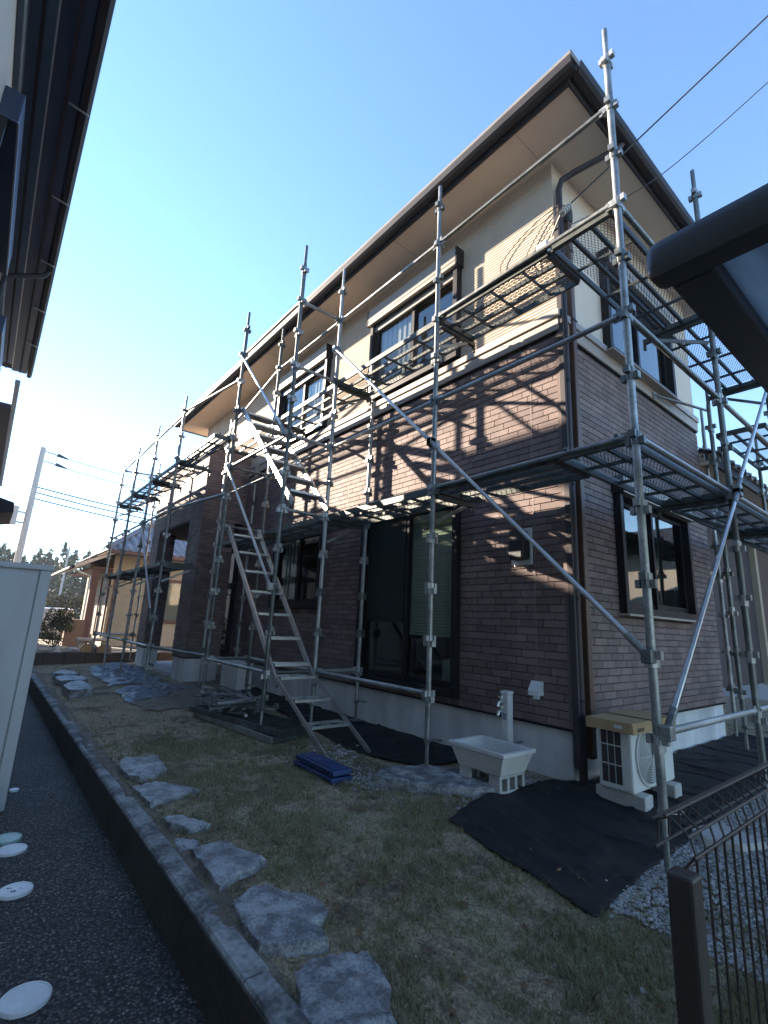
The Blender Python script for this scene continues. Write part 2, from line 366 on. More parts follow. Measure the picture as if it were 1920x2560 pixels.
sheet('far_yard', -30, 60, 11.16, 90, 6, lambda x, y: 0.02 + 0.0, m_yard)
# kerb: a row of concrete lengths along the path
kerb = thing('kerb', 'low mossy concrete kerb wall between dark path and lawn', 'kerb', (-2.82, 3.5, -0.36))
y = -4.0
rk = random.Random(3)
while y < 11.0:
    y1 = min(y + 1.8, 11.0)
    b = MB(); n = 9
    k = len(b.v)
    for i in range(n + 1):
        yy = y + 0.004 + (y1 - y - 0.008) * i / n
        w = 0.006 * rk.uniform(-1, 1)
        b.v += [Vector((-2.868, yy, -0.37)), Vector((-2.868, yy, -0.108)), Vector((-2.858, yy, -0.097)), Vector((-2.775 + w, yy, -0.096 + 0.004 * rk.uniform(-1, 1))), Vector((-2.76, yy, -0.2))]
    for i in range(n):
        for j in range(4):
            a = k + i * 5 + j; b.f.append((a, a + 5, a + 6, a + 1))
    b.f.append(tuple(k + j for j in range(5))); b.f.append(tuple(k + n * 5 + j for j in reversed(range(5))))
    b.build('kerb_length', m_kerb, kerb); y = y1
MB().box(-2.8735, -2.869, -4.0, 11.0, -0.36, -0.115).build('kerb_face_layer', m_kerbface, kerb)  # darker layer over the whole path-side face of the kerb

def inpoly(x, y, P):
    c = False; j = len(P) - 1
    for i in range(len(P)):
        if (P[i][1] > y) != (P[j][1] > y) and x < (P[j][0] - P[i][0]) * (y - P[i][1]) / (P[j][1] - P[i][1]) + P[i][0]: c = not c
        j = i
    return c
def drape(name, poly, m, off=0.012, amp=0.01, freq=5.0, cuts=4, thick=0.004, jag=0.0, ridged=False, fine=False):
    bm = bmesh.new()
    P = []
    for i, p in enumerate(poly):
        q = poly[(i + 1) % len(poly)]; n = max(1, int(math.dist(p, q) / 0.12))
        for t in range(n):
            u = t / n; P.append((p[0] + (q[0] - p[0]) * u + random.uniform(-jag, jag), p[1] + (q[1] - p[1]) * u + random.uniform(-jag, jag)))
    f = bm.faces.new([bm.verts.new((x, y, 0)) for x, y in P])
    bmesh.ops.triangulate(bm, faces=[f])
    for it in range(cuts):
        long = [e for e in bm.edges if e.calc_length() > (.05 if fine or ridged else .09)]
        if not long: break
        bmesh.ops.subdivide_edges(bm, edges=long, cuts=1, use_grid_fill=True); bmesh.ops.triangulate(bm, faces=[f for f in bm.faces if len(f.verts) > 3])
    bpts = [v.co.copy() for v in bm.verts if v.is_boundary]
    for v in bm.verts:
        w = noise.noise(Vector((v.co.x * freq, v.co.y * freq, 1.7)))
        fade = min(1.0, min((v.co - q).length for q in bpts) / .22) if ridged else 1.0
        if fine: w = .35 * w + .5 * max(0, 1 - abs(noise.noise(Vector((v.co.x * 3.1 + v.co.y * 2.2, v.co.y * 1.3 - v.co.x, 4)))) * 9)
        if ridged: w = (1 - abs(w) * 2.2) + 0.5 * (1 - abs(noise.noise(Vector((v.co.x * freq * 2.3, v.co.y * freq * 1.1, 6)))) * 2)
        v.co.z = gz(v.co.x, v.co.y) + off + amp * max(w, -0.6) * (0.15 + 0.85 * fade if ridged else 1)
    xs = [v.co.x for v in bm.verts]; ys = [v.co.y for v in bm.verts]
    c = Vector((sum(xs) / len(xs), sum(ys) / len(ys), 0)); c.z = gz(c.x, c.y)
    for v in bm.verts: v.co -= c
    me = bpy.data.meshes.new(name); bm.normal_update(); bm.to_mesh(me); bm.free(); me.materials.append(m)
    for p in me.polygons: p.use_smooth = True
    o = bpy.data.objects.new(name, me); C.objects.link(o); o.location = c; ORG[o.name] = c
    s = o.modifiers.new('thickness', 'SOLIDIFY'); s.thickness = thick; s.offset = 1
    return o

STRIP = [(-2.80, -3.0), (-2.80, 10.8), (-2.66, 10.8), (-2.68, -3.0)]
ss_ = random.getstate(); random.seed(5)
def nz1(t, k): return noise.noise(Vector((t, k, 0)))
tag(drape('soil_edge', [(-2.812 + .045 * nz1(i * .045, 3) + .035 * nz1(i * .21, 5), -3.0 + i * .05) for i in range(276)] + [(-2.715 + .05 * nz1(i * .06, 8) + .025 * nz1(i * .27, 11), 10.8 - i * .05) for i in range(276)], m_soil, .006, .006, 14, cuts=4, jag=.004), kind='structure'); random.setstate(ss_)
STONES = [
 ([(-2.69,-.44),(-2.63,-.42),(-2.45,-.48),(-2.41,-.51),(-2.42,-.61),(-2.45,-.7),(-2.52,-.78),(-2.54,-.85),(-2.58,-1.0),(-2.72,-1.02),(-2.77,-.8),(-2.77,-.63),(-2.72,-.52)],
  'largest flat slate stepping stone at the bottom edge of the photo', .032, 'flat stepping stones along the kerb', 2),
 ([(-2.73,.04),(-2.63,.1),(-2.58,.09),(-2.53,.02),(-2.45,-.08),(-2.41,-.16),(-2.42,-.24),(-2.48,-.29),(-2.53,-.29),(-2.51,-.34),(-2.53,-.41),(-2.67,-.35),(-2.75,-.28),(-2.76,-.12)],
  'notched grey stepping stone, second from the bottom edge', .032, 'flat stepping stones along the kerb', 3),
 ([(-2.72,.61),(-2.62,.62),(-2.55,.59),(-2.52,.49),(-2.47,.38),(-2.45,.28),(-2.54,.24),(-2.66,.22),(-2.74,.17)],
  'pointed pale stepping stone, third from the bottom edge', .04, 'flat stepping stones along the kerb', 4),
 ([(-2.73,1.09),(-2.63,1.06),(-2.56,.95),(-2.53,.86),(-2.65,.86),(-2.72,.98)],
  'dark tapered stepping stone, fourth from the bottom edge', .04, 'flat stepping stones along the kerb', 5),
 ([(-2.74,.83),(-2.62,.76),(-2.66,.66),(-2.76,.68)],
  'small half-buried stone just below the dark tapered stone', .012, 'flat stepping stones along the kerb', 6),
 ([(-2.75,1.78),(-2.56,1.79),(-2.39,1.48),(-2.59,1.42),(-2.73,1.38)],
  'kite-shaped stepping stone with a bright streak beside the kerb', .034, 'flat stepping stones along the kerb', 7),
 ([(-2.72,2.35),(-2.64,2.52),(-2.41,2.42),(-2.44,2.05),(-2.57,1.89),(-2.68,1.89),(-2.74,2.08)],
  'rounded pale stepping stone just above the kite-shaped one', .04, 'flat stepping stones along the kerb', 8),
 ([(-2.64,6.69),(-2.5,7.09),(-2.3,7.12),(-2.3,6.24),(-2.62,6.11)],
  'nearest of the three far raised stones at the lawn edge', .11, 'flat stepping stones along the kerb', 9),
 ([(-2.63,7.84),(-2.44,8.13),(-2.23,7.95),(-2.18,7.49),(-2.41,7.3),(-2.61,7.42)],
  'middle of the three far raised stones at the lawn edge', .10, 'flat stepping stones along the kerb', 10),
 ([(-2.61,8.49),(-2.4,9.0),(-2.23,8.69),(-2.19,8.3),(-2.43,8.25)],
  'farthest of the three raised stones at the lawn edge', .10, 'flat stepping stones along the kerb', 11),
 ([(-1.30,.86),(-1.16,.62),(-.99,.42),(-.86,.27),(-.72,.20),(-.58,.20),(-.49,.36),(-.50,.52),(-.60,.68),(-.72,.80),(-.95,.96),(-1.12,.98)],
  'long thick flagstone under the scaffold post by the basin', .07, None, 12),
]
def on_stone(x, y): return any(inpoly(x, y, t[0]) for t in STONES)
# short dry grass over the lawn
SHEET1 = [(-0.93, 0.22), (-1.31, 0.09), (-1.39, -0.41), (-1.44, -0.92), (-0.79, -0.88), (0.6, -0.86), (3.9, -0.8), (3.9, -0.02), (0.02, -0.03), (-0.05, 0.15)]
SHEET2 = [(-0.05, 0.95), (-0.05, 5.6), (-0.42, 5.5), (-0.62, 3.6), (-0.78, 2.5), (-0.9, 1.7), (-0.72, 0.95), (-0.4, 0.9)]
BARE = [(-1.9, 4.6), (-0.1, 4.4), (-0.1, 6.9), (-0.9, 6.9), (-2.0, 5.3)]
bl = MB(); rg = random.Random(11)
for i in range(130000):
    if i < 80000: x = rg.uniform(-2.77, -0.9); y = -1.8 + 5.0 * rg.random() ** 1.5
    else: x = rg.uniform(-2.77, -0.1); y = rg.uniform(-2.4, 10.9)
    if x > -0.9 and y < 0.3 and y > -0.9: continue
    if inpoly(x, y, SHEET1) or inpoly(x, y, SHEET2): continue
    if (x < -2.15 or (x < -.45 and .1 < y < 1.1)) and on_stone(x, y): continue
    d = noise.noise(Vector((x * 2.1, y * 2.1, 9)))
    d = .6 * d + .5 * noise.noise(Vector((x * 6.3, y * 6.3, 2)))
    if d < -0.08 and rg.random() < 0.75: continue
    h = rg.uniform(0.012, 0.036) * (1 + 0.9 * d); t = rg.uniform(0, 6.28); w = rg.uniform(0.0018, 0.0035)
    z = gz(x, y) - 0.003; dx = math.cos(t) * w; dy = math.sin(t) * w
    lx = rg.uniform(-1, 1) * h * 0.9; ly = rg.uniform(-1, 1) * h * 0.9
    n = len(bl.v)
    bl.v += [Vector((x - dx, y - dy, z)), Vector((x + dx, y + dy, z)), Vector((x + lx, y + ly, z + h))]
    bl.f.append((n, n + 1, n + 2))
for i in range(1500):
    x = rg.uniform(-2.7, -0.95); y = -1.9 + 5.5 * rg.random() ** 1.3
    if inpoly(x, y, SHEET1) or inpoly(x, y, SHEET2): continue
    if on_stone(x, y): continue
    for q in range(rg.randint(8, 16)):
        h = rg.uniform(.02, .055); t = rg.uniform(0, 6.28); px_ = x + rg.gauss(0, .012); py_ = y + rg.gauss(0, .012); z = gz(px_, py_) - .003
        n = len(bl.v); w = .0022
        bl.v += [Vector((px_ - w * math.cos(t), py_ - w * math.sin(t), z)), Vector((px_ + w * math.cos(t), py_ + w * math.sin(t), z)), Vector((px_ + rg.uniform(-1, 1) * h * .8, py_ + rg.uniform(-1, 1) * h * .8, z + h))]
        bl.f.append((n, n + 1, n + 2))
lf = MB()
for i in range(420):
    x = rg.uniform(-2.75, -.9); y = rg.uniform(-1.9, 6.5); z = gz(x, y) + .012; a = rg.uniform(0, 6.28); l = rg.uniform(.012, .03); w = l * .45
    ca, sa = math.cos(a), math.sin(a); cu = rg.uniform(.0, .012)
    n = len(lf.v)
    for (u, v_, c) in ((-l, 0, cu), (0, -w, 0), (l, 0, cu), (0, w, .004)): lf.v.append(Vector((x + u * ca - v_ * sa, y + u * sa + v_ * ca, z + c)))
    lf.f.append((n, n + 1, n + 2, n + 3))
tag(lf.build('fallen_leaves', mat('dead_leaf', (.14, .075, .035), .8, var=.5, scale=9), fix=False), 'scattered dry brown leaves on the lawn', 'leaves', kind='stuff')
tag(bl.build('grass', m_blade, fix=False), 'short dry winter grass covering the garden lawn', 'grass', kind='stuff')

# ------------------------------------------------------------------ the house
H = thing('two_storey_house', 'two-storey house with dark brick cladding, cream upper walls and deep eaves', 'house', (1.75, 5.0, 0.0))
def wall(name, m, parent, kind, plane, u0, u1, z0, z1, holes, depth=0.12, bright=1):
    """kind 'x': plane x=const seen from -x, u is y;  kind 'y': plane y=const seen from -y, u is x"""
    f = (lambda u, d, z: (plane + d, u, z)) if kind == 'x' else (lambda u, d, z: (u, plane + d, z))
    us = sorted({u0, u1, *[h[0] for h in holes], *[h[1] for h in holes]}); zs = sorted({z0, z1, *[h[2] for h in holes], *[h[3] for h in holes]})
    us = [u for u in us if u0 <= u <= u1]; zs = [z for z in zs if z0 <= z <= z1]
    b = MB()
    for i in range(len(us) - 1):
        for j in range(len(zs) - 1):
            cu = (us[i] + us[i+1]) / 2; cz = (zs[j] + zs[j+1]) / 2
            if any(h[0] < cu < h[1] and h[2] < cz < h[3] for h in holes): continue
            b.quad(f(us[i], 0, zs[j]), f(us[i+1], 0, zs[j]), f(us[i+1], 0, zs[j+1]), f(us[i], 0, zs[j+1]))
    for h in holes:
        a, c, p, q = h
        b.quad(f(a, 0, p), f(a, depth, p), f(a, depth, q), f(a, 0, q)); b.quad(f(c, 0, p), f(c, depth, p), f(c, depth, q), f(c, 0, q))
        b.quad(f(a, 0, p), f(c, 0, p), f(c, depth, p), f(a, depth, p)); b.quad(f(a, 0, q), f(c, 0, q), f(c, depth, q), f(a, depth, q))
    return b.build(name, m, parent, fix=False)
XE = 3.5     # end of the short wall
YE = 10.2    # far end of the long wall
BZ0, BZ1 = 0.37, 3.93
LH = [(1.24, 2.82, 0.50, 2.46), (3.92, 5.35, 1.36, 2.46), (7.05, 8.4, 0.50, 2.46)]     # long wall, ground floor
SH = [(0.95, 2.62, 1.38, 2.50)]
LU = [(1.27, 2.86, 4.22, 5.36), (4.13, 5.72, 4.22, 5.36)]
SU = [(0.95, 2.60, 4.14, 5.15)]
lw = wall('brick_wall', m_joint, H, 'x', 0.0, 0.0, YE, BZ0, BZ1, LH)
sw = wall('brick_wall', m_joint, H, 'y', 0.0, 0.0, XE, BZ0, BZ1, SH)
wall('upper_wall', m_cream_rib, H, 'x', -0.012, -0.012, YE - 0.2, 4.13, 5.915, LU)
wall('upper_wall', m_cream, H, 'y', -0.012, -0.012, XE - 0.05, 4.13, 5.915, SU)
MB().quad((XE, 0, -0.05), (XE, 8, -0.05), (XE, 8, 5.91), (XE, 0, 5.91)).quad((0, YE - 0.2, 0), (XE, YE - 0.2, 0), (XE, YE - 0.2, 5.91), (0, YE - 0.2, 5.91)).build('rear_wall', m_cream, H, fix=False)
# foundation, belts, corner boards
MB().box(0.012, XE - .01, 0.012, 6.9, -0.25, 0.362).build('foundation', m_found, H, bevel=0.004)
MB().box(-0.02, 0.03, -0.02, YE, 0.362, 0.376).box(0.03, XE, -0.02, 0.03, 0.362, 0.376).build('drip_flashing', m_bronze, H)
bb = MB().box(-0.035, 0.02, -0.035, YE - .2, 3.93, 4.06).box(0.02, XE, -0.035, 0.02, 3.93, 4.06)
bb.box(-0.055, 0.02, -0.055, YE - .2, 4.06, 4.135).box(0.02, XE, -0.055, 0.02, 4.06, 4.135)
bb.build('belt_course', m_belt, H, bevel=0.004)
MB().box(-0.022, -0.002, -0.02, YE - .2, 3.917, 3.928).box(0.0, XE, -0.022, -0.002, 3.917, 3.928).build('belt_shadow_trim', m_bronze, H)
# bricks: the 300 that show largest are parts, the rest one field
BL, BH, GAP = 0.227, 0.065, 0.0045
GU = 0.0022
def brick_mesh(l, name='brick'):
    b = MB(); y0, y1 = -l / 2 + GU / 2, l / 2 - GU / 2; z0, z1 = -BH / 2 + GAP / 2, BH / 2 - GAP / 2; c = 0.004
    brick_into(b, (0, 0, 0), 'x', y0, y1, z0, z1)
    return b.mesh(name, m_brick, fix=False)
def brick_into(b, o, kind, u0, u1, z0, z1, t=0.012, c=0.0022):
    f = (lambda u, d, z: Vector((o[0] - d, o[1] + u, o[2] + z))) if kind == 'x' else (lambda u, d, z: Vector((o[0] + u, o[1] - d, o[2] + z)))
    n = len(b.v)
    b.v += [f(u0, 0, z0), f(u1, 0, z0), f(u1, 0, z1), f(u0, 0, z1), f(u0 + c, t, z0 + c), f(u1 - c, t, z0 + c), f(u1 - c, t, z1 - c), f(u0 + c, t, z1 - c)]
    F = [(4, 5, 6, 7), (0, 1, 5, 4), (1, 2, 6, 5), (2, 3, 7, 6), (3, 0, 4, 7)]
    if kind == 'x': F = [tuple(reversed(q)) for q in F]
    b.f += [tuple(n + i for i in q) for q in F]
ALLB = []
def lay(kind, plane, u0, u1, z0, z1, holes, parent, sub=None):
    i = 0; z = z0
    while z + BH * 0.5 < z1:
        zt = min(z + BH, z1)
        u = u0 - (0, 0.5, 0.25, 0.75)[i % 4] * BL
        blocked = sorted((h[0] - 0.0, h[1]) for h in holes if h[2] < zt - 0.005 and h[3] > z + 0.005)
        while u < u1:
            segs = [(max(u, u0), min(u + BL, u1))]
            for (a, c) in blocked:
                ns = []
                for (p, q) in segs:
                    if q <= a or p >= c: ns.append((p, q)); continue
                    if p < a: ns.append((p, a))
                    if q > c: ns.append((c, q))
                segs = ns
            for (p, q) in segs:
                if q - p > 0.02: ALLB.append((kind, plane, p, q, z, zt, parent))
            u += BL
        z += BH; i += 1
FR = 0.10   # frames lap the wall by this
lay('x', 0.0, 0.0, YE, BZ0 + 0.008, 3.90, [(a - 0.05, b + 0.05, c - 0.06, d + 0.06) for a, b, c, d in LH], lw)
lay('y', 0.0, 0.0, XE, BZ0 + 0.008, 3.90, [(a - 0.05, b + 0.05, c - 0.06, d + 0.06) for a, b, c, d in SH], sw)

# porch and balcony block
PX0, PY0, PY1, PZT = -0.86, 6.95, 10.42, 4.38
porch = MB()
porch.box(PX0 + .012, -0.2, PY0 + .012, 7.65, 0.36, 2.94)         # right pillar
porch.box(PX0 + .012, -0.5, 9.78, PY1 - .012, 0.36, 2.94)         # left pillar
porch.box(PX0 + .012, -0.01, PY0 + .012, PY1 - .012, 2.94, 3.2)
porch.box(PX0 + .012, PX0 + 0.17, PY0 + .012, PY1 - .012, 3.2, PZT)
porch.box(PX0 + .17, -0.01, PY0 + .012, PY0 + 0.17, 3.2, PZT)
porch.box(PX0 + .17, -0.01, PY1 - 0.17, PY1 - .012, 3.2, PZT)
pw = porch.build('porch_wall', m_joint, H)
lay('x', PX0 + .012, PY0, PY1, 0.385, PZT, [(7.65, 9.78, 0.0, 2.94)], pw)
lay('y', PY0 + .012, PX0, -0.013, 0.385, PZT, [(-0.2, 1, 0.0, 2.9)], pw)
lay('y', 9.78, PX0 + .02, -0.5, 0.385, 2.9, [], pw)
MB().box(PX0 - .03, PX0 + .2, PY0 - .03, PY1 + .03, PZT, PZT + 0.05).box(PX0 + .2, -.02, PY0 - .03, PY0 + .2, PZT, PZT + .05).build('parapet_cap', m_belt, H, bevel=.006)
for (a, c) in ((PY0 + .02, 7.62), (9.80, PY1 - .02)):
    MB().box(PX0 + .03, -0.22 if a < 8 else -.52, a, c, -0.12, 0.36).build('pillar_base', m_found, H, bevel=.005)
MB().box(-0.8, 0.5, 7.64, 10.3, -0.1, 0.03).build('porch_slab', m_conc, H)
def score(t):
    kind, plane, p, q, z, zt, par = t
    c = Vector((plane, (p + q) / 2, z)) if kind == 'x' else Vector(((p + q) / 2, plane, z))
    d = c - CAM; nrm = abs(d.x if kind == 'x' else d.y) / d.length
    return nrm / d.length_squared if (q - p) > BL - 0.001 else 0
ALLB.sort(key=score, reverse=True)
full = brick_mesh(BL)
rest = {}
for i, t in enumerate(ALLB):
    kind, plane, p, q, z, zt, par = t
    if i < 300:
        loc = (plane, (p + q) / 2, (z + zt) / 2) if kind == 'x' else ((p + q) / 2, plane, (z + zt) / 2)
        place('brick', full, par, loc, (0, 0, 0) if kind == 'x' else (0, 0, R(90)))
    else: rest.setdefault(par.name, []).append(t)
for pn, L in rest.items():
    b = MB(); tints = []; rb = random.Random(5)
    for (kind, plane, p, q, z, zt, par) in L:
        o = (plane, 0, 0) if kind == 'x' else (0, plane, 0)
        brick_into(b, o, kind, p + GU / 2, q - GU / 2, z + GAP / 2, zt - GAP / 2)
        tints += [rb.random()] * 5
    o = b.build('brick_field', m_brick, bpy.data.objects[pn], fix=False); tag(o, kind='stuff')
    at = o.data.attributes.new('tint', 'FLOAT', 'FACE'); at.data.foreach_set('value', tints)
for yy in (0.30, 3.33, 6.36):
    MB().box(-0.0135, 0, yy - .005, yy + .005, 0.38, 3.9).build('sealant_joint', m_sealant, H)
MB().box(-0.018, 0.004, -0.018, 0.012, 0.38, 3.90).build('corner_trim', mat('corner_brick', (.15, .11, .10), .7, spec=.2), H)
# roof
EX, EY = -0.56, -0.53
x1, y1 = XE + 0.6, YE + 0.45
MB().box(EX, x1, EY, y1, 5.91, 5.935).build('soffit', m_soffit, H)
for k, yy in enumerate([0.05, 1.9, 3.7, 5.5, 7.3, 9.1]):
    MB().box(EX + .01, 0.0, yy, yy + .006, 5.907, 5.9095).build('soffit_joint', m_belt, H)
fa = MB().box(EX - .02, EX, EY - .02, y1, 5.88, 6.06).box(EX, x1, EY - .02, EY, 5.88, 6.06).box(EX, x1, y1, y1 + .02, 5.88, 6.06)
fa.build('fascia', m_fascia, H)
# gutters: half-round trough profile along both eaves
def gutter(p, q, out, name='gutter'):
    p = Vector(p); q = Vector(q); out = Vector(out); b = MB(); n = 8
    prof = [(0.0, 0.0), (0.0, -0.085), (0.03, -0.105), (0.085, -0.105), (0.112, -0.08), (0.118, 0.0), (0.108, 0.0), (0.1, -0.075), (0.08, -0.095), (0.03, -0.095), (0.01, -0.08), (0.01, 0.0)]
    k = len(b.v)
    for e in (p, q):
        for a, h in prof: b.v.append(e + out * a + Vector((0, 0, h)))
    m = len(prof)
    for i in range(m): b.f.append((k + i, k + (i + 1) % m, k + m + (i + 1) % m, k + m + i))
    b.f.append(tuple(k + i for i in range(m))); b.f.append(tuple(k + m + i for i in range(m)))
    return b.build(name, m_fascia, H)
gutter((EX - .021, EY - .10, 6.03), (EX - .021, y1, 6.03), (-1, 0, 0))
gutter((EX - .02, EY - .021, 6.03), (x1, EY - .021, 6.03), (0, -1, 0))
rf = MB()
RX0, RY0 = EX - 0.10, EY - 0.08
# shallow hip over the eaves
rz = 6.09
cxr = (RX0 + x1) / 2
v = [(RX0, RY0, rz), (x1 + .08, RY0, rz), (x1 + .08, y1 + .08, rz), (RX0, y1 + .08, rz), (cxr, RY0 + 2.3, rz + .35), (cxr, y1 - 2.3, rz + .35)]
rf.quad(v[0], v[1], v[4]); rf.quad(v[1], v[2], v[5], v[4]); rf.quad(v[2], v[3], v[5]); rf.quad(v[3], v[0], v[4], v[5])
roof = rf.build('roof', m_fascia_l, H, fix=False)
MB().box(RX0 - .02, RX0 + .12, RY0 - .02, y1 + .1, 6.035, 6.10).box(RX0 + .12, x1 + .1, RY0 - .02, RY0 + .12, 6.035, 6.10).build('drip_edge', m_fascia_l, H, bevel=.006)

# windows -------------------------------------------------------------
def window(kind, plane, h, proj=0.085, box_h=0.24, box_p=0.13, silver=False, shutter=True, sill=False, sashes=2, back=None, slat=True, open_gap=0.0):
    """frame proud of the wall, shutter box over it, two sashes with panes"""
    u0, u1, z0, z1 = h
    if kind == 'x': B = lambda mb, a, b, d0, d1, p, q: mb.box(plane - d1, plane - d0, a, b, p, q)
    else: B = lambda mb, a, b, d0, d1, p, q: mb.box(a, b, plane - d1, plane - d0, p, q)
    f = MB(); t = 0.055
    B(f, u0 - t, u0 + .01, -0.06, proj, z0 - t, z1 + t); B(f, u1 - .01, u1 + t, -0.06, proj, z0 - t, z1 + t)
    B(f, u0 + .01, u1 - .01, -0.06, proj, z0 - t, z0 + .015); B(f, u0 + .01, u1 - .01, -0.06, proj, z1 - .015, z1 + t)
    fr = f.build('window_frame', m_bronze, H, bevel=.003)
    if shutter:
        s = MB(); B(s, u0 - t - .01, u1 + t + .01, -.012, box_p, z1 + t * .4 - .02, z1 + box_h)
        sb = s.build('shutter_box', m_taupe, fr, bevel=.006)
        for (a, b_) in ((u0 - t - .03, u0 - t - .01), (u1 + t + .01, u1 + t + .03)):
            c = MB(); B(c, a, b_, -.012, box_p + .004, z1 - .0, z1 + box_h + .004); c.build('shutter_box_cap', m_bronze, fr)
        l = MB(); B(l, u0 - t - .01, u1 + t + .01, box_p, box_p + .003, z1 + .055, z1 + .062); l.build('box_seam', m_bronze, fr)
        if slat:
            for k in range(3):
                q = MB(); B(q, u0 + .012, u1 - .012, 0.02, 0.05, z1 - .03 - .035 * k, z1 - .002 - .035 * k); q.build('shutter_slat', m_taupe if not silver else m_alu, fr)
    if silver:
        for (a, b_, p, q) in ((u0 - t * .9, u0 - .012, z0 - t * .5, z1), (u1 + .012, u1 + t * .9, z0 - t * .5, z1), (u0 - t * .9, u1 + t * .9, z0 - t * .9, z0 - t * .4)):
            g = MB(); B(g, a, b_, proj, proj + .012, p, q); g.build('guide_rail', m_alu, fr)
    if sill:
        g = MB(); B(g, u0 - t - .03, u1 + t + .03, 0.0, proj + .035, z0 - t - .02, z0 - t); g.build('window_sill', m_belt, fr, bevel=.003)
    mid = (u0 + u1) / 2; st = .045
    for k in range(sashes):
        a, b_ = (u0 + .012, mid + st / 2) if k == 0 else (mid - st / 2, u1 - .012)
        d0, d1 = ((-.045, -.02) if k == 0 else (-.015, .01))
        s = MB()
        B(s, a, a + st, d0, d1, z0 + .017, z1 - .017); B(s, b_ - st, b_, d0, d1, z0 + .017, z1 - .017)
        B(s, a + st, b_ - st, d0, d1, z0 + .017, z0 + .017 + st * 1.4); B(s, a + st, b_ - st, d0, d1, z1 - .017 - st, z1 - .017)
        so = s.build('sash', m_bronze, fr)
        dm = (d0 + d1) / 2
        p = MB(); B(p, a + st, b_ - st, dm - .002, dm + .002, z0 + .017 + st * 1.4, z1 - .017 - st); p.build('pane', m_glass, fr)
    # the room behind
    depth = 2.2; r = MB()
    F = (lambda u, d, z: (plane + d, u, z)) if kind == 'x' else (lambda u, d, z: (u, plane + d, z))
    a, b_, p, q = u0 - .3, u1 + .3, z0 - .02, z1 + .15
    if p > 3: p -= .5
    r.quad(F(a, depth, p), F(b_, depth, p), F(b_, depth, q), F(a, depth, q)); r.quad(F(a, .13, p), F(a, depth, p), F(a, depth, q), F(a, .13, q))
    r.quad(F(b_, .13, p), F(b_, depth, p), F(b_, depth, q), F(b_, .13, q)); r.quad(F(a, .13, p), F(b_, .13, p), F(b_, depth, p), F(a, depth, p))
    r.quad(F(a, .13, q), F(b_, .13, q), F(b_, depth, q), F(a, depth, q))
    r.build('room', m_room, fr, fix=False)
    return fr, B
fr, B = window('x', -0.012, LU[0], silver=False)
q = MB()
for k in range(14): B(q, 2.08 + .052 * k, 2.13 + .052 * k, -.075 - (k % 2) * .02, -.065 - (k % 2) * .02, 4.24, 5.3)
q.build('curtain', m_curtain, fr)
q = MB(); B(q, 2.79, 2.83, .086, .12, 4.25, 4.72); q.build('shutter_handle', m_alu, fr)
fr, B = window('x', -0.012, LU[1], silver=True)
q = MB()
for k in range(14): B(q, 4.2 + .052 * k, 4.25 + .052 * k, -.075 - (k % 2) * .02, -.065 - (k % 2) * .02, 4.24, 5.3)
q.build('curtain', m_curtain, fr)
fr, B = window('x', 0.0, LH[0], shutter=True, box_h=.20, slat=False)
for k in range(42):
    q = MB(); z = 1.02 + k * .0335; B(q, 1.34, 2.02, -.075, -.055, z, z + .028); q.build('blind_slat', m_blind, fr)
q = MB(); B(q, 1.33, 1.75, -.5, -.3, .5, .78); q.build('cushion', m_white, fr, bevel=.05)
q = MB(); B(q, 2.06, 2.78, .012, .016, 1.15, 2.44); q.build('insect_screen', mat('screen_cloth', (.012, .018, .014), .8), fr)
fr, B = window('x', 0.0, LH[1], shutter=True, box_h=.18, slat=False)
q = MB()
for k in range(10): B(q, 4.72 + .055 * k, 4.77 + .055 * k, -.075 - (k % 2) * .02, -.065 - (k % 2) * .02, 1.4, 2.4)
q.build('curtain', m_curtain, fr)
window('x', 0.0, LH[2], shutter=True, box_h=.18, slat=False)
window('y', 0.0, SH[0], shutter=True, box_h=.17, sill=True, slat=False)
window('y', -0.012, SU[0], shutter=True, box_h=.17, sill=True, slat=False)

# wall fittings ---------------------------------------------------------
dp = MB().path([(0.36, -0.575, 5.94), (0.34, -0.56, 5.90), (0.30, -0.50, 5.86), (0.10, -0.20, 5.71), (0.04, -0.09, 5.65), (0.03, -0.06, 5.55), (0.03, -0.06, 5.3), (0.03, -0.06, 3), (0.03, -0.06, 0.0)], 0.032, 10)
d = dp.build('downpipe', mat('downpipe_paint', (.045, .035, .038), .5, var=.2, spec=.25), H, smooth=True)
for z in (5.2, 4.4, 3.4, 2.4, 1.4, .6): MB().tube((.03, -.06, z - .012), (.03, -.06, z + .012), .038, 10).box(.02, .04, -.06, 0, z - .01, z + .01).build('pipe_clip', m_bronze, d)
ac = MB().box(0.165, 0.235, -0.075, -0.002, 0.15, 5.3)
duct = ac.build('pipe_duct_cover', m_brownpipe, H, bevel=.012)
MB().lathe((0.2, -0.04, 5.26), [(.045, 0), (.06, .02), (.062, .10), (.055, .16), (.03, .2), (.01, .21)], 14).build('duct_cap', m_black, duct, smooth=True)
for z in (4.9, 4.1): MB().box(.16, .24, -.08, -.076, z, z + .02).build('duct_band', m_bronze, duct)
cd = MB().box(-0.028, -0.0, -.075, -.02, 0.1, 5.2).build('cable_trunking', mat('trunking_grey', (.06, .05, .052), .6, spec=.2), H, bevel=.004)

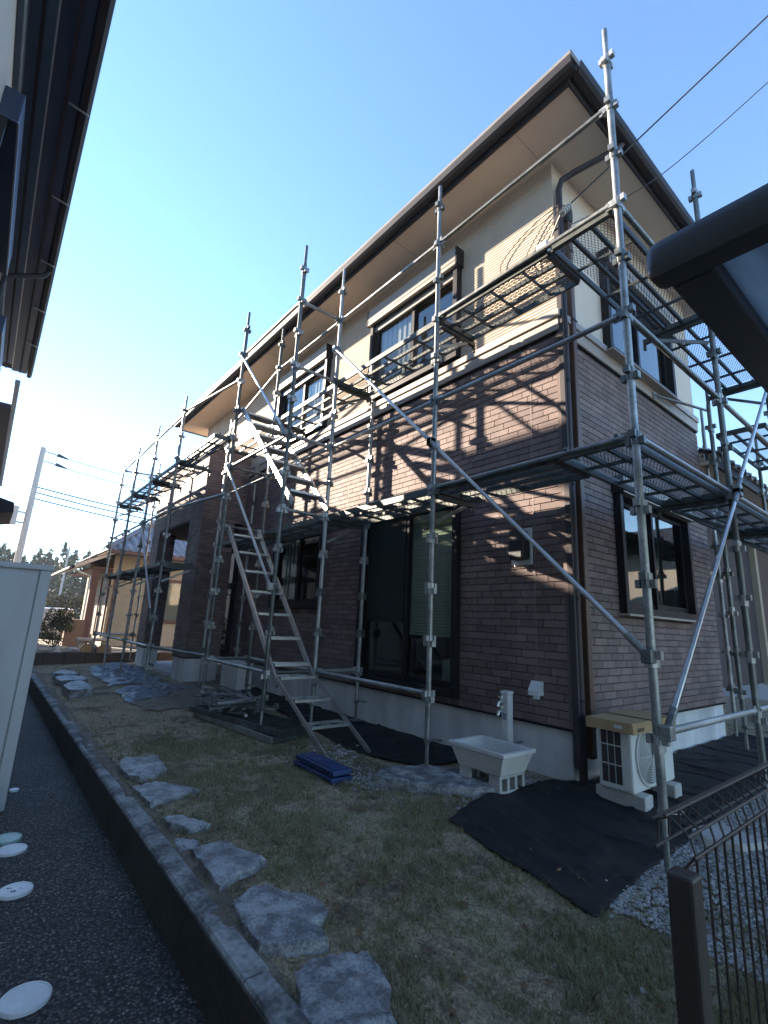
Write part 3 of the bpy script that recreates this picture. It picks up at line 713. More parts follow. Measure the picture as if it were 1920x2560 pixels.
# service wires: insulators on the corner and drooping tails
ins = thing('service_insulator', 'grey ribbed insulator holding the service wires at the house corner', 'insulator', (-0.03, -0.14, 5.2))
pth = [Vector((-0.10, -0.14, 5.10)), Vector((0.09, -0.15, 5.34))]
MB().tube(pth[0], pth[1], .012, 8).build('rod', m_galv, ins)
for k in range(4):
    a = pth[0].lerp(pth[1], .15 + .2 * k); b2 = pth[0].lerp(pth[1], .27 + .2 * k)
    MB().tube(a, b2, .034, 12, .028).build('insulator_shell', m_conc, ins, smooth=True)
MB().tube((-.10, -.14, 5.10), (-.005, 0.02, 5.02), .01, 6).build('bracket', m_galv, ins)
def wire(name, pts, r, label, cat='wire', group=None, sub=10):
    P = []
    pts = [Vector(p) for p in pts]
    for i in range(len(pts) - 1):
        p0 = pts[max(0, i - 1)]; p1 = pts[i]; p2 = pts[i + 1]; p3 = pts[min(len(pts) - 1, i + 2)]
        for t in range(sub):
            t /= sub
            P.append(0.5 * ((2 * p1) + (p2 - p0) * t + (2 * p0 - 5 * p1 + 4 * p2 - p3) * t * t + (3 * p1 - p0 - 3 * p2 + p3) * t ** 3))
    P.append(pts[-1])
    o = MB().path(P, r, 5).build(name, m_wire, smooth=True); return tag(o, label, cat, group)
def sag(p, q, s, n=6):
    p = Vector(p); q = Vector(q)
    return [p.lerp(q, t / n) - Vector((0, 0, s * 4 * (t / n) * (1 - t / n))) for t in range(n + 1)]
wire('service_wire', [(0.07, -0.15, 5.33), (0.327, -0.76, 5.826), (0.84, -1.98, 6.818), (1.61, -3.81, 8.33)], .008, 'thicker dark service wire rising from the house corner to upper right', 'wire')
wire('service_wire', [(0.10, -0.10, 5.12), (0.679, -0.800, 5.614), (1.385, -1.829, 6.688)], .005, 'thinner service wire crossing the eave below the thick one', 'wire')
wire('wire_tail', [(0.09, -.15, 5.33), (-.03, -.02, 5.30), (-.03, .35, 5.22), (-.04, .62, 5.02), (-.04, .52, 4.80), (-.05, .25, 4.74)], .005, 'longest drooping wire loop on the cream wall beside the downpipe', 'wire')
wire('wire_tail', [(-.03, -.02, 5.27), (-.03, .12, 5.16), (-.04, .30, 4.92), (-.05, .26, 4.72)], .005, 'middle drooping wire loop on the cream wall beside the downpipe', 'wire')
wire('wire_tail', [(-.05, -.08, 5.17), (-.03, .04, 5.08), (-.04, .20, 4.88), (-.05, .22, 4.73)], .005, 'shortest drooping wire loop, nearest the corner downpipe', 'wire')
MB().box(-.10, -.0125, .02, .14, 4.76, 4.93).build('junction_box', m_acwhite, H, bevel=.008)
# hooded fixture on its pale plate
fx = thing('wall_fixture', 'dark hooded fixture on a pale square plate beside the glass door', 'fixture', (-.02, .4, 1.72))
MB().box(-.026, -.013, .315, .545, 1.71, 2.05).build('plate', m_acwhite, fx, bevel=.006)
MB().box(-.15, -.026, .33, .49, 1.75, 1.93).build('body', m_black, fx, bevel=.02)
b = MB(); n = 10
b.tube((-.026, .41, 1.97), (-.14, .41, 1.97), .065, 16); b.build('hood', mat('fixture_grey', (.05, .05, .055), .4), fx, smooth=True)
MB().tube((-.06, .47, 1.73), (-.06, .47, 1.69), .012, 8).build('cable_gland', m_acwhite, fx)
vh = thing('vent_hood', 'small white hooded outlet low on the brick wall near the corner', 'vent', (-.05, .29, .59))
b = MB(); P = [(-.013, .712), (-.05, .712), (-.10, .64), (-.10, .60), (-.013, .60)]
b.v += [Vector((p[0], yy, p[1])) for yy in (.243, .337) for p in P]; n = 5
b.f += [(0,1,2,3,4), (9,8,7,6,5)] + [(i, 5 + i, 5 + (i + 1) % 5, (i + 1) % 5) for i in range(5)]
b.build('hood', m_white, vh); MB().tube((-.05, .29, .60), (-.05, .29, .57), .03, 12).build('outlet', m_acwhite, vh)

# annex on the right: low wing with tiled roof
AN = thing('low_tiled_wing', 'low dark wing with rounded roof tiles at the right behind scaffold poles', 'building', (7.0, 2.5, 0))
MB().box(3.52, 11, 0.7, 6, 0.35, 3.45).build('wall', m_joint, AN)
MB().box(3.52, 11, 0.72, 6, -.3, .35).build('foundation', m_found, AN)
MB().box(3.52, 11.3, -.15, 6, 3.45, 3.5).build('soffit', m_soffit, AN)
MB().box(3.52, 11.3, -.19, -.15, 3.42, 3.56).build('fascia', m_fascia, AN)
MB().box(8.15, 8.3, .6, .7, .3, 3.2).build('corner_or_sunlit_strip', m_plaster, AN)  # sunlight on a strip of wall, put in as an ochre upright
MB().box(4.6, 7.6, -.75, .7, -.2, .36).build('step', m_conc, AN, bevel=.01)
wr = MB().quad((3.52, -.22, 3.56), (11.3, -.22, 3.56), (11.3, 3, 4.7), (3.52, 3, 4.7)).build('roof', m_tile, AN, fix=False)
def tile_mesh():
    b = MB(); n = 8; W, Ln = .27, .30
    for j, (yy, zz) in enumerate(((0, .0), (Ln, .03))):
        for i in range(n + 1):
            u = i / n; b.v.append(Vector((W * (u - .5), yy, zz + .028 * math.sin(2 * math.pi * u) + .03)))
    for i in range(n): b.f.append((i, i + 1, n + 2 + i, n + 1 + i))
    k = len(b.v)
    for i in range(n + 1):
        v = b.v[i]; b.v.append(Vector((v.x, v.y + .004, v.z - .028)))
    for i in range(n): b.f.append((k + i, k + i + 1, i + 1, i))
    return b.mesh('roof_tile', m_tile, smooth=True, fix=False)
TILE = tile_mesh()
pitch = math.atan2(1.14, 3.22)
for r in range(3):
    for i in range(22):
        place('roof_tile', TILE, wr, (3.65 + i * .26, -.24 + r * .26 * math.cos(pitch), 3.56 + r * .26 * math.sin(pitch)), (pitch, 0, 0))

# ------------------------------------------------------------------ scaffold
SC = thing('scaffold', 'galvanised tube scaffold wrapped round the house with two walkway levels', 'scaffold', (-0.75, 2.7, 0.0))
G0 = 0.55
POSTS = {  # x, y, top, collar grid start, height of the foot
 'K': (-.77, -.96, 5.82, .10, -.12), 'C': (-.75, .87, 5.78, .10, -.0), 'B': (-.75, 2.70, 5.85, .10, -.03), 'P5': (-.75, 4.45, 5.78, .10, -.03),
 'A': (-1.35, 2.70, 5.87, .10, -.07), 'P1': (-1.35, 4.45, 5.80, .10, -.06), 'D': (-.13, 2.71, 4.10, .10, .0), 'Q': (-.75, 6.30, 4.75, .10, -.03),
 'P6': (-.15, 6.30, 4.10, .10, .0), 'L5': (-1.6, 6.33, 4.95, .15, -.06), 'L3': (-1.6, 8.05, 4.90, .15, -.05), 'L2': (-1.6, 9.62, 4.83, .15, -.03), 'L1': (-1.6, 11.13, 4.75, .15, .0),
 'L4': (-.82, 10.95, 4.95, .15, .0), 'M1': (1.05, -.96, 5.80, .10, -.10), 'M2': (2.88, -.36, 4.3, .10, -.09), 'M3': (3.62, -.06, 4.3, .10, -.05), 'M4': (4.72, -.40, 4.2, .10, -.05), 'N1': (2.88, -.96, 4.4, .10, -.1)}
TR = 0.0243
def collar_mesh():
    b = MB(); b.tube((0, 0, -.045), (0, 0, .045), TR + .006, 10)
    for (dx, dy, dz) in ((1, 0, .022), (-1, 0, .022), (0, 1, -.022), (0, -1, -.022)):
        c = .043
        b.box(dx * c - (.014 if dx else .02), dx * c + (.014 if dx else .02), dy * c - (.014 if dy else .02), dy * c + (.014 if dy else .02), dz - .024, dz + .024)
    return b.mesh('collar', m_galv)
COL = collar_mesh()
for n, (x, y, top, g, foot) in POSTS.items():
    b = MB(); z0 = g + .12
    b.tube((x, y, z0), (x, y, top - .28), TR, 12)
    b.tube((x, y, top - .28), (x, y, top), TR - .005, 10)
    p = b.build('post', m_galv, SC, smooth=True)
    z = g + .45
    while z < top - .2:
        place('collar', COL, p, (x, y, z), (0, 0, R(random.choice((0, 90)) + random.uniform(-4, 4)))); z += .45
    j = MB().tube((x, y, foot + .004), (x, y, z0 + .05), .0165, 8)
    j.build('jack_screw', m_galv, p, smooth=True)
    MB().box(x - .07, x + .07, y - .07, y + .07, foot - .004, foot + .006).build('base_plate', m_galv, p)
    MB().tube((x - .02, y, z0 - .01), (x + .02, y, z0 - .01), .028, 8).bar((x, y, z0 - .005), (x + .12, y - .05, z0 - .02), .018, .018).build('jack_nut', m_galv, p)
def P(n, z): return Vector((POSTS[n][0], POSTS[n][1], z))
def ledger(a, b, z, r=.0213, name='ledger', z2=None, m=None):
    p = P(a, z) if isinstance(a, str) else Vector(a); q = P(b, z if z2 is None else z2) if isinstance(b, str) else Vector(b)
    d = (q - p).normalized(); p = p + d * .055; q = q - d * .055
    o = MB().tube(p, q, r, 10).build(name, m or m_galv, SC, smooth=True)
    for e in (p, q):
        MB().bar(e - d * .03, e + d * .03, .012, .07).build('wedge_clip', m_galv, o)
    return o
for z in (5.05, 4.17, 3.25, 2.37): ledger('K', 'C', z)
for z in (5.05, 3.25, .57): ledger('C', 'B', z)
for z in (5.05, 3.25): ledger('B', 'P5', z)
ledger('B', 'P5', .57)
ledger('P5', 'Q', 5.05, z2=4.6)
ledger('P5', 'Q', 3.25)
for z in (5.05, 3.25, .57): ledger('A', 'P1', z)
for z in (5.05, 4.15, 3.25, 2.35, .57): ledger('A', 'B', z, name='transom')
for z in (4.15, 3.25, 2.37, .57): ledger('P1', 'P5', z, name='transom')
ledger('D', 'B', .57, name='transom')
for z in (4.15, 3.25, 2.37, .60): ledger('K', 'M1', z)
for z in (3.25, 2.37, .60): ledger('M1', 'N1', z)
for z in (2.37,): ledger('M2', 'M4', z)
for z in (4.65, 3.75, 2.85, .60): ledger('L5', 'P1', z, name='transom')
for a, b in (('L5', 'L3'), ('L3', 'L2'), ('L2', 'L1')):
    for z in (4.6, 2.85, .6): ledger(a, b, z)
ledger('L1', 'L4', 4.6, name='transom'); ledger('L1', 'L4', .6, name='transom')
ledger((-1.6, 6.33, .35), (-.9, 8.6, .1), 0)
# tie from the belt course to the posts by the short wall
ledger((2.0, -.04, 3.97), (3.2, -.3, 4.05), 0, r=.017, name='wall_tie')
def brace(a, za, b, zb, off=(0, 0, 0)):
    off = Vector(off); p = P(a, za) + off if isinstance(a, str) else Vector(a); q = P(b, zb) + off if isinstance(b, str) else Vector(b)
    o = MB().tube(p, q, .0165, 10).build('brace', m_alu, SC, smooth=True)
    d = (q - p).normalized()
    for e, s in ((p, 1), (q, -1)):
        MB().tube(e, e + d * (.16 * s), .022, 10).build('brace_sleeve', m_galv, o, smooth=True)
        MB().box(e.x - .03, e.x + .045, e.y - .03, e.y + .03, e.z - .045, e.z + .035).build('brace_clamp', m_galv, o, bevel=.008)
brace('C', 2.82, 'K', 1.02, (-.05, 0, 0)); brace('B', 4.62, 'C', 2.82, (-.05, 0, 0))
brace('P1', 5.05, 'A', 3.27, (-.05, 0, 0)); brace('P1', 3.25, 'A', 1.47, (-.05, 0, 0))
brace('L3', 2.83, 'L5', 1.08, (-.05, 0, 0))
brace('K', .62, 'M1', 2.37, (0, -.05, 0)); brace('M1', 2.40, 'N1', 4.15, (0, -.05, 0))
# walkway decks: rails, ribs, cross bars and an expanded-metal panel
def mesh_panel(L, W):
    b = MB(); px, py = .055, .026; t = .0019
    nx = int(L / px); ny = int(W / py)
    def rib(p, q):
        d = (q - p).normalized(); a = Vector((-d.y, d.x, 0)) * t; h = Vector((0, 0, .0028)); k = len(b.v)
        for e in (p, q): b.v += [e + a, e - a - h * .5, e + h]
        for i in range(3):
            j = (i + 1) % 3; b.f.append((k + i, k + j, k + 3 + j, k + 3 + i))
    for i in range(nx):
        for j in range(ny):
            x0 = -L / 2 + i * px; y0 = -W / 2 + j * py
            rib(Vector((x0, y0, 0)), Vector((x0 + px / 2, y0 + py / 2, 0))); rib(Vector((x0 + px / 2, y0 + py / 2, 0)), Vector((x0 + px, y0, 0)))
            rib(Vector((x0, y0 + py, 0)), Vector((x0 + px / 2, y0 + py / 2, 0))); rib(Vector((x0 + px / 2, y0 + py / 2, 0)), Vector((x0 + px, y0 + py, 0)))
    return b.mesh('deck_mesh', m_mesh, fix=False)
DK = {}
def deck(c, ang, L=1.78, W=.48):
    """walkboard centred at c with its length turned by ang"""
    key = (L, W)
    if key not in DK:
        fr_ = MB()
        for s in (-1, 1): fr_.box(-L/2, L/2, s * W/2 - .011, s * W/2 + .011, -.05, .008)
        for s in (-1, 1): fr_.box(s * L/2 - .02, s * L/2 + .02, -W/2 + .011, W/2 - .011, -.05, .004)
        for s in (-1, 1):
            for t in (-1, 1): fr_.tube((s * (L/2 - .01), t * (W/2 - .06), .0), (s * (L/2 + .03), t * (W/2 - .06), .025), .014, 8)
        rb = MB().box(-L/2 + .02, L/2 - .02, -.013, .013, -.036, -.004)
        cb = MB().box(-.006, .006, -W/2 + .011, W/2 - .011, -.030, -.004)
        DK[key] = (fr_.mesh('deck', m_deck), rb.mesh('rib', m_deck), cb.mesh('cross_bar', m_deck), mesh_panel(L - .04, W - .02))
    fm, rm, cm, mm = DK[key]
    d = place('deck', fm, SC, c, (0, 0, ang)); 
    for yy in (-W/6, W/6):
        o = bpy.data.objects.new('rib', rm); C.objects.link(o); o.parent = d; o.location = (0, yy, 0)
    for k in (-.28, 0, .28):
        o = bpy.data.objects.new('cross_bar', cm); C.objects.link(o); o.parent = d; o.location = (k * L, 0, 0)
    o = bpy.data.objects.new('mesh_panel', mm); C.objects.link(o); o.parent = d
    return d
for z in (4.16, 2.38):
    deck((-.49, 1.785, z), R(90)); deck((-.49, 3.575, z), R(90))
    deck((-.49, .24, z), R(90), 1.22)
    deck((.14, -.66, z), 0); deck((1.97, -.66, z), 0)
deck((3.75, -.66, 2.36), 0)
deck((3.75, -.66, 3.6), 0); 
for yy in (7.19, 8.83, 10.4): deck((-1.32, yy, 3.74), R(90), 1.6 if yy != 10.4 else 1.5)
for yy in (7.19, 8.83, 10.4): deck((-1.30, yy, 1.97), R(90), 1.6 if yy != 10.4 else 1.5)
deck((-.49, 5.38, 2.38), R(90)); deck((-.49, 5.38, 4.16), R(90))
deck((-1.49, 5.4, 3.70), R(90), 1.78, .24)
# brackets carrying the decks from the outer posts to the wall
def bracket(p, dirv, z, L=.52):
    p = Vector(p); d = Vector(dirv)
    a = Vector((p.x, p.y, z)) + d * .04
    o = MB().bar(a, a + d * L, .038, .05).build('bracket', m_deck, SC)
    MB().bar(a + d * (L * .78) + Vector((0, 0, -.03)), Vector((p.x, p.y, z - .26)) + d * .03, .022, .03).build('strut', m_galv, o)
    MB().box(a.x + d.x * L - .012, a.x + d.x * L + .012, a.y + d.y * L - .012, a.y + d.y * L + .012, z - .09, z + .03).build('end_stop', m_deck, o)
    return o
for n in ('C', 'B', 'P5'):
    for z in (4.10, 2.31): bracket(P(n, 0), (1, 0, 0), z)
for n in ('M1', 'N1'):
    for z in (4.10, 2.31): bracket(P(n, 0), (0, 1, 0), z, .55)
for n in ('L5', 'L3', 'L2', 'L1'):
    for z in (3.68, 1.90): bracket(P(n, 0), (1, 0, 0), z, .55)

# stairs -----------------------------------------------------------------
def stair(label, y0, z0, y1, z1, n, xs=(-1.29, -.83)):
    t = thing('scaffold_stair', label, 'stair', ((xs[0] + xs[1]) / 2, y0, z0), 'stair flights of the scaffold')
    for x in xs:
        MB().bar((x, y0 - .05, z0 - .05), (x, y1, z1), .026, .065).build('stringer', m_alu, t, bevel=.003)
        MB().tube((x, y1 - .02, z1 - .02), (x, y1 + .06, z1 + .03), .016, 8).build('hook', m_alu, t)
    for k in range(n):
        u = (k + .6) / n; y = y0 + (y1 - y0) * u; z = z0 + (z1 - z0) * u
        tr = MB().box(xs[0] + .016, xs[1] - .016, y - .09, y + .09, z - .028, z).build('tread', m_alu, t, bevel=.003)
        for s in range(5): MB().box(xs[0] + .02, xs[1] - .02, y - .08 + s * .038, y - .074 + s * .038, z, z + .004).build('grip_ridge', m_alu, tr)
    return t
stair('lower aluminium stair flight climbing to the first scaffold walkway', 2.58, .50, 4.40, 2.35, 7)
stair('upper aluminium stair flight, sunlit, climbing to the top scaffold walkway', 2.60, 2.45, 4.38, 4.15, 7)
t = thing('stair_extension', 'short low stair of open-plate steps under the lower aluminium flight', 'stair', (-1.05, 1.6, -.06))
for x in (-1.29, -.83): MB().bar((x, 1.52, -.02), (x, 2.64, .56), .02, .038).build('stringer', m_alu, t)
for (y, z) in ((1.93, .18), (2.28, .36), (2.60, .54)):
    b = MB(); a0, a1 = -1.27, -.85
    for (p, q) in ((y - .1, y - .075), (y + .075, y + .1)): b.box(a0, a1, p, q, z - .025, z)
    for xx in (a0, -1.075, a1 - .03): b.box(xx, xx + .03, y - .075, y + .075, z - .025, z)
    b.build('open_step', m_alu, t)

# ------------------------------------------------------------------ things in the garden
def stone(poly, label, h=.032, group='flat stepping stones along the kerb', base=0.0, seed=1):
    rs = random.Random(seed); bm = bmesh.new(); Pn = []
    for i, p in enumerate(poly):
        q = poly[(i + 1) % len(poly)]; n = max(2, int(math.dist(p, q) / .05))
        for t in range(n):
            u = t / n; Pn.append((p[0] + (q[0] - p[0]) * u + rs.uniform(-.005, .005), p[1] + (q[1] - p[1]) * u + rs.uniform(-.005, .005)))
    f = bm.faces.new([bm.verts.new((x, y, 0)) for x, y in Pn]); bmesh.ops.triangulate(bm, faces=[f])
    for it in range(5):
        L = [e for e in bm.edges if e.calc_length() > .035 and not e.is_boundary]
        if not L: break
        bmesh.ops.subdivide_edges(bm, edges=L, cuts=1); bmesh.ops.triangulate(bm, faces=[f for f in bm.faces if len(f.verts) > 3])
    cx_ = sum(p[0] for p in Pn) / len(Pn); cy_ = sum(p[1] for p in Pn) / len(Pn); z0 = gz(cx_, cy_) + base
    bnd = {v for e in bm.edges if e.is_boundary for v in e.verts}
    for v in bm.verts:
        v.co.z = h + .014 * noise.noise(Vector((v.co.x * 8, v.co.y * 8, seed))) + .010 * noise.noise(Vector((v.co.x * 30, v.co.y * 12, seed))) - (.006 if v in bnd else 0)
    r = bmesh.ops.extrude_edge_only(bm, edges=[e for e in bm.edges if e.is_boundary])
    for v in [g for g in r['geom'] if isinstance(g, bmesh.types.BMVert)]:
        v.co.z = -.06; v.co.x += (v.co.x - cx_) * .04; v.co.y += (v.co.y - cy_) * .04
    for v in bm.verts: v.co.x -= cx_; v.co.y -= cy_
    bmesh.ops.recalc_face_normals(bm, faces=bm.faces)
    me = bpy.data.meshes.new('stepping_stone'); bm.to_mesh(me); bm.free(); me.materials.append(m_slate)
    o = bpy.data.objects.new('stepping_stone', me); C.objects.link(o); o.location = (cx_, cy_, z0); return tag(o, label, 'stone', group)
for (poly_, lab_, h_, grp_, sd_) in STONES: stone(poly_, lab_, h=h_, group=grp_, seed=sd_)
tag(drape('weed_sheet', SHEET1, m_sheet, .014, .03, 5.5, cuts=6, jag=.014, fine=True), 'black woven weed sheet spread at the house corner by the fence', 'ground sheet')
tag(drape('weed_sheet', SHEET2, m_sheet, .016, .035, 5.0, cuts=6, jag=.02, fine=True), 'dark weed sheet along the foundation under the glass door', 'ground sheet')
tag(drape('soil_patch', BARE, m_soil, .006, .012, 4.0, jag=.05), kind='structure')
tag(drape('tarpaulin', [(-1.67,5.5),(-2.02,5.3),(-1.95,6.5),(-1.7,6.9),(-1.2,7.0),(-.95,6.75),(-1.0,6.2)], m_tarp, .008, .042, 6.5, cuts=6, jag=.05, ridged=True), 'crumpled blue-grey tarpaulin, the nearer one, by the porch pillar', 'tarpaulin')
tag(drape('tarpaulin', [(-1.93,7.1),(-1.93,8.9),(-1.74,10.1),(-1.3,10.8),(-.9,10.5),(-.95,9.3),(-1.0,7.6),(-1.2,7.05)], m_tarp, .008, .045, 5.5, cuts=6, jag=.06, ridged=True), 'crumpled blue-grey tarpaulin, the farther one, below the porch opening', 'tarpaulin')
pp = MB().tube((0, 0, 0), (0, 0, 0.0001), .001, 3)
# white gravel
rs = random.Random(21); gv = MB()
ICO = []
phi = (1 + 5 ** .5) / 2
IV = [Vector(v).normalized() for v in ((-1,phi,0),(1,phi,0),(-1,-phi,0),(1,-phi,0),(0,-1,phi),(0,1,phi),(0,-1,-phi),(0,1,-phi),(phi,0,-1),(phi,0,1),(-phi,0,-1),(-phi,0,1))]
IF = [(0,11,5),(0,5,1),(0,1,7),(0,7,10),(0,10,11),(1,5,9),(5,11,4),(11,10,2),(10,7,6),(7,1,8),(3,9,4),(3,4,2),(3,2,6),(3,6,8),(3,8,9),(4,9,5),(2,4,11),(6,2,10),(8,6,7),(9,8,1)]
def pebble(mb, x, y, z, s, rs):
    k = len(mb.v); a = rs.uniform(.7, 1.4) * s; b_ = rs.uniform(.6, 1.1) * s; c = rs.uniform(.45, .8) * s; t = rs.uniform(0, 6.28)
    for v in IV:
        j = 1 + rs.uniform(-.15, .15); px, py = v.x * a * j, v.y * b_ * j
        mb.v.append(Vector((x + px * math.cos(t) - py * math.sin(t), y + px * math.sin(t) + py * math.cos(t), z + v.z * c * j)))
    mb.f += [tuple(k + i for i in f) for f in IF]
def scatter(n, fn, smin, smax):
    for i in range(n):
        x, y = fn(); pebble(gv, x, y, gz(x, y) + rs.uniform(0, .012), rs.uniform(smin, smax), rs)
scatter(15000, lambda: (rs.uniform(-1.30, 1.3), -.87 - 1.05 * rs.random() ** 1.25), .006, .0135)
scatter(160, lambda: (rs.uniform(-1.9, 0.5), rs.uniform(-2.3, -1.2)), .006, .014)
scatter(40, lambda: (rs.gauss(-1.12, .12), rs.gauss(-.93, .05)), .008, .017)
scatter(700, lambda: (rs.gauss(-.42, .14), rs.gauss(.30, .10)), .007, .014)
scatter(200, lambda: (rs.gauss(-.78, .20), rs.gauss(.20, .07)), .007, .015)
scatter(750, lambda: (rs.gauss(-1.18, .12), rs.gauss(1.02, .16)), .006, .013)
scatter(130, lambda: (rs.gauss(-1.05, .16), rs.gauss(1.75, .16)), .009, .024)
scatter(70, lambda: (rs.gauss(-1.0, .08), rs.gauss(2.75, .10)), .009, .02)
scatter(70, lambda: (rs.uniform(-2.6, -.9), rs.uniform(-1.5, 3.5)), .004, .009)
scatter(120, lambda: (rs.gauss(-1.3, .4), rs.gauss(6.0, .7)), .008, .02)
tag(gv.build('gravel', m_pebble, fix=False), 'loose white gravel round the basin and behind the fence', 'gravel', kind='stuff')
# paving slab behind the fence
stn = MB().prism([(-.24,-.96),(-.15,-.86),(.09,-.89),(.12,-1.03),(.02,-1.2),(-.16,-1.12)], gz(0, -1) - .03, gz(0, -1) + .05)
tag(stn.build('paving_slab', m_conc, bevel=.008), 'pale flat paving slab on the gravel behind the mesh fence', 'slab')

# basin on hollow blocks, with the tap post
bs = thing('garden_basin', 'square pale concrete wash basin standing on hollow blocks', 'basin', (-.58, .345, .10))
def basin():
    b = MB(); o = [(-.77, .09), (-.39, .09), (-.39, .60), (-.77, .60)]; zt, zb = .265, .10
    cx_, cy_ = -.58, .345
    def ring(s, z): return [Vector((cx_ + (p[0] - cx_) * s, cy_ + (p[1] - cy_) * s, z)) for p in o]
    rings = [ring(.78, zb), ring(.98, zt - .03), ring(1.04, zt - .03), ring(1.04, zt), ring(.88, zt), ring(.70, zb + .05)]
    for r in rings: b.v += r
    for i in range(len(rings) - 1):
        for j in range(4):
            m2 = (j + 1) % 4; b.f.append((i*4 + j, i*4 + m2, (i+1)*4 + m2, (i+1)*4 + j))
    b.f.append((3, 2, 1, 0)); b.f.append((20, 21, 22, 23)); return b
bo = basin().build('bowl', mat('basin_concrete', (.56, .54, .51), .8, var=.12, scale=5, bump=.2, bscale=50), bs, bevel=.012)
MB().lathe((-.58, .345, .152), [(.03, 0), (.03, .003), (.012, .003)], 16).build('drain', m_galv, bo)
def hollow_block(x0, x1, y0, y1, z0, z1):
    b = MB(); w = (x1 - x0 - .03) / 3
    b.box(x0, x1, y0, y1, z0, z0 + .022).box(x0, x1, y0, y1, z1 - .022, z1)
    for k in range(4): b.box(x0 + k * w, x0 + k * w + .03, y0, y1, z0 + .022, z1 - .022)
    return b
for (a, c) in ((.16, .26), (.44, .54)):
    tag(hollow_block(-.72, -.42, a, c, gz(-.6, .3) + .010, .098).build('hollow_block', m_conc, bevel=.003), 'hollow concrete block under the %s side of the wash basin' % ('near' if a < .3 else 'far'), 'block', 'blocks under the basin')
tp = thing('tap_post', 'square white plastic tap post standing behind the basin', 'tap', (-.24, .44, -.05))
MB().box(-.285, -.215, .405, .475, -.06, .60).build('post', m_white, tp, bevel=.008)
MB().box(-.29, -.21, .40, .48, .60, .625).build('cap', m_white, tp, bevel=.006)
MB().box(-.292, -.208, .398, .482, .185, .215).box(-.208, -.03, .45, .465, .19, .21).build('strap', m_galv, tp)
for z, s in ((.545, 1), (.475, 1)):
    k = MB().path([(-.285, .44, z), (-.33, .44, z), (-.36, .44, z - .005), (-.375, .44, z - .035)], .011, 8).build('tap', m_alu, tp, smooth=True)
    MB().lathe((-.33, .44, z + .008), [(.008, 0), (.008, .02), (.024, .022), (.024, .034), (.01, .036)], 12).build('handle', m_alu, k, smooth=True)
MB().box(-.2855, -.2852, .42, .462, .40, .45).build('label_sticker', mat('sticker', (.25, .27, .32), .5), tp)

# air conditioner
AX0, AX1, AY0, AY1, AZ0, AZ1 = -.10, .60, -.50, -.25, .055, .51
ac = thing('air_conditioner', 'white outdoor air-conditioner unit with round fan grille at the house corner', 'air conditioner', (.25, -.37, -.05))
body = MB().box(AX0, AX1, AY0, AY1, AZ0, AZ1).build('casing', m_acwhite, ac, bevel=.018)
gd = mat('coil_dark', (.045, .035, .035), .6)
for i in range(3):
    for j in range(3):
        y0 = AY0 + .075 + i * .05; z0 = AZ0 + .045 + j * .128
        MB().box(AX0 - .003, AX0 - .0005, y0, y0 + .042, z0, z0 + .118).build('side_louvre', gd, body)
FC = Vector((.16, AY0, .285))
rec = MB().tube(FC + Vector((0, -.001, 0)), FC + Vector((0, -.004, 0)), .195, 32).build('fan_recess', mat('recess_grey', (.04, .045, .05), .6), body)
gr = MB()
for k in range(1, 12):
    r = .017 * k + .003; gr.path([FC + Vector((r * math.cos(t * math.pi / 16), -.016 - .010 * (1 - (r / .2) ** 2), r * math.sin(t * math.pi / 16))) for t in range(33)], .0042, 5)
for k in range(8):
    t = k * math.pi / 4; gr.tube(FC + Vector((.02 * math.cos(t), -.03, .02 * math.sin(t))), FC + Vector((.2 * math.cos(t), -.012, .2 * math.sin(t))), .003, 5)
gr.build('fan_grille', m_acwhite, body, fix=False)
rim = MB().path([FC + Vector((.203 * math.cos(t * math.pi / 20), -.008, .203 * math.sin(t * math.pi / 20))) for t in range(41)], .009, 6).build('grille_rim', m_acwhite, body, smooth=True)
for x in (AX0 + .08, AX1 - .12):
    tag(MB().box(x - .06, x + .07, AY0 - .06, AY1 + .04, gz(0, -.4) - .01, AZ0 - .001).build('foot_block', m_conc, ac, bevel=.008))
cb = thing('cardboard_sheet', 'flattened cardboard carton laid on top of the air conditioner', 'cardboard', (.22, -.37, AZ1))
MB().box(AX0 - .05, AX1 - .02, AY0 - .035, AY1 + .05, AZ1 + .002, AZ1 + .014).box(AX0 - .053, AX0 - .047, AY0 - .035, AY1 + .05, AZ1 - .055, AZ1 + .002).box(AX0 - .046, AX1 - .02, AY0 - .041, AY0 - .034, AZ1 - .06, AZ1 + .002).build('carton', m_card, cb)
MB().box(AX0 - .0545, AX0 - .0535, AY0 + .03, AY0 + .09, AZ1 - .03, AZ1 - .008).build('paper_label', m_white, cb)
for k in range(5): MB().box(AX0 + .02 + k * .022, AX0 + .034 + k * .022, AY0 - .0425, AY0 - .0415, AZ1 - .045, AZ1 - .02).build('printed_mark', m_black, cb)
st_ = MB().path([(AX0 + .26, AY0 - .008, AZ0), (AX0 + .26, AY0 - .012, AZ1 - .06), (AX0 + .26, AY0 - .046, AZ1 - .05), (AX0 + .26, AY0 - .045, AZ1 + .016), (AX0 + .26, AY1 + .05, AZ1 + .018), (AX0 + .26, AY1 + .012, AZ0)], .004, 5).build('tie_cord', m_black)
tag(st_, 'thin black cord tying the cardboard onto the air conditioner', 'cord')

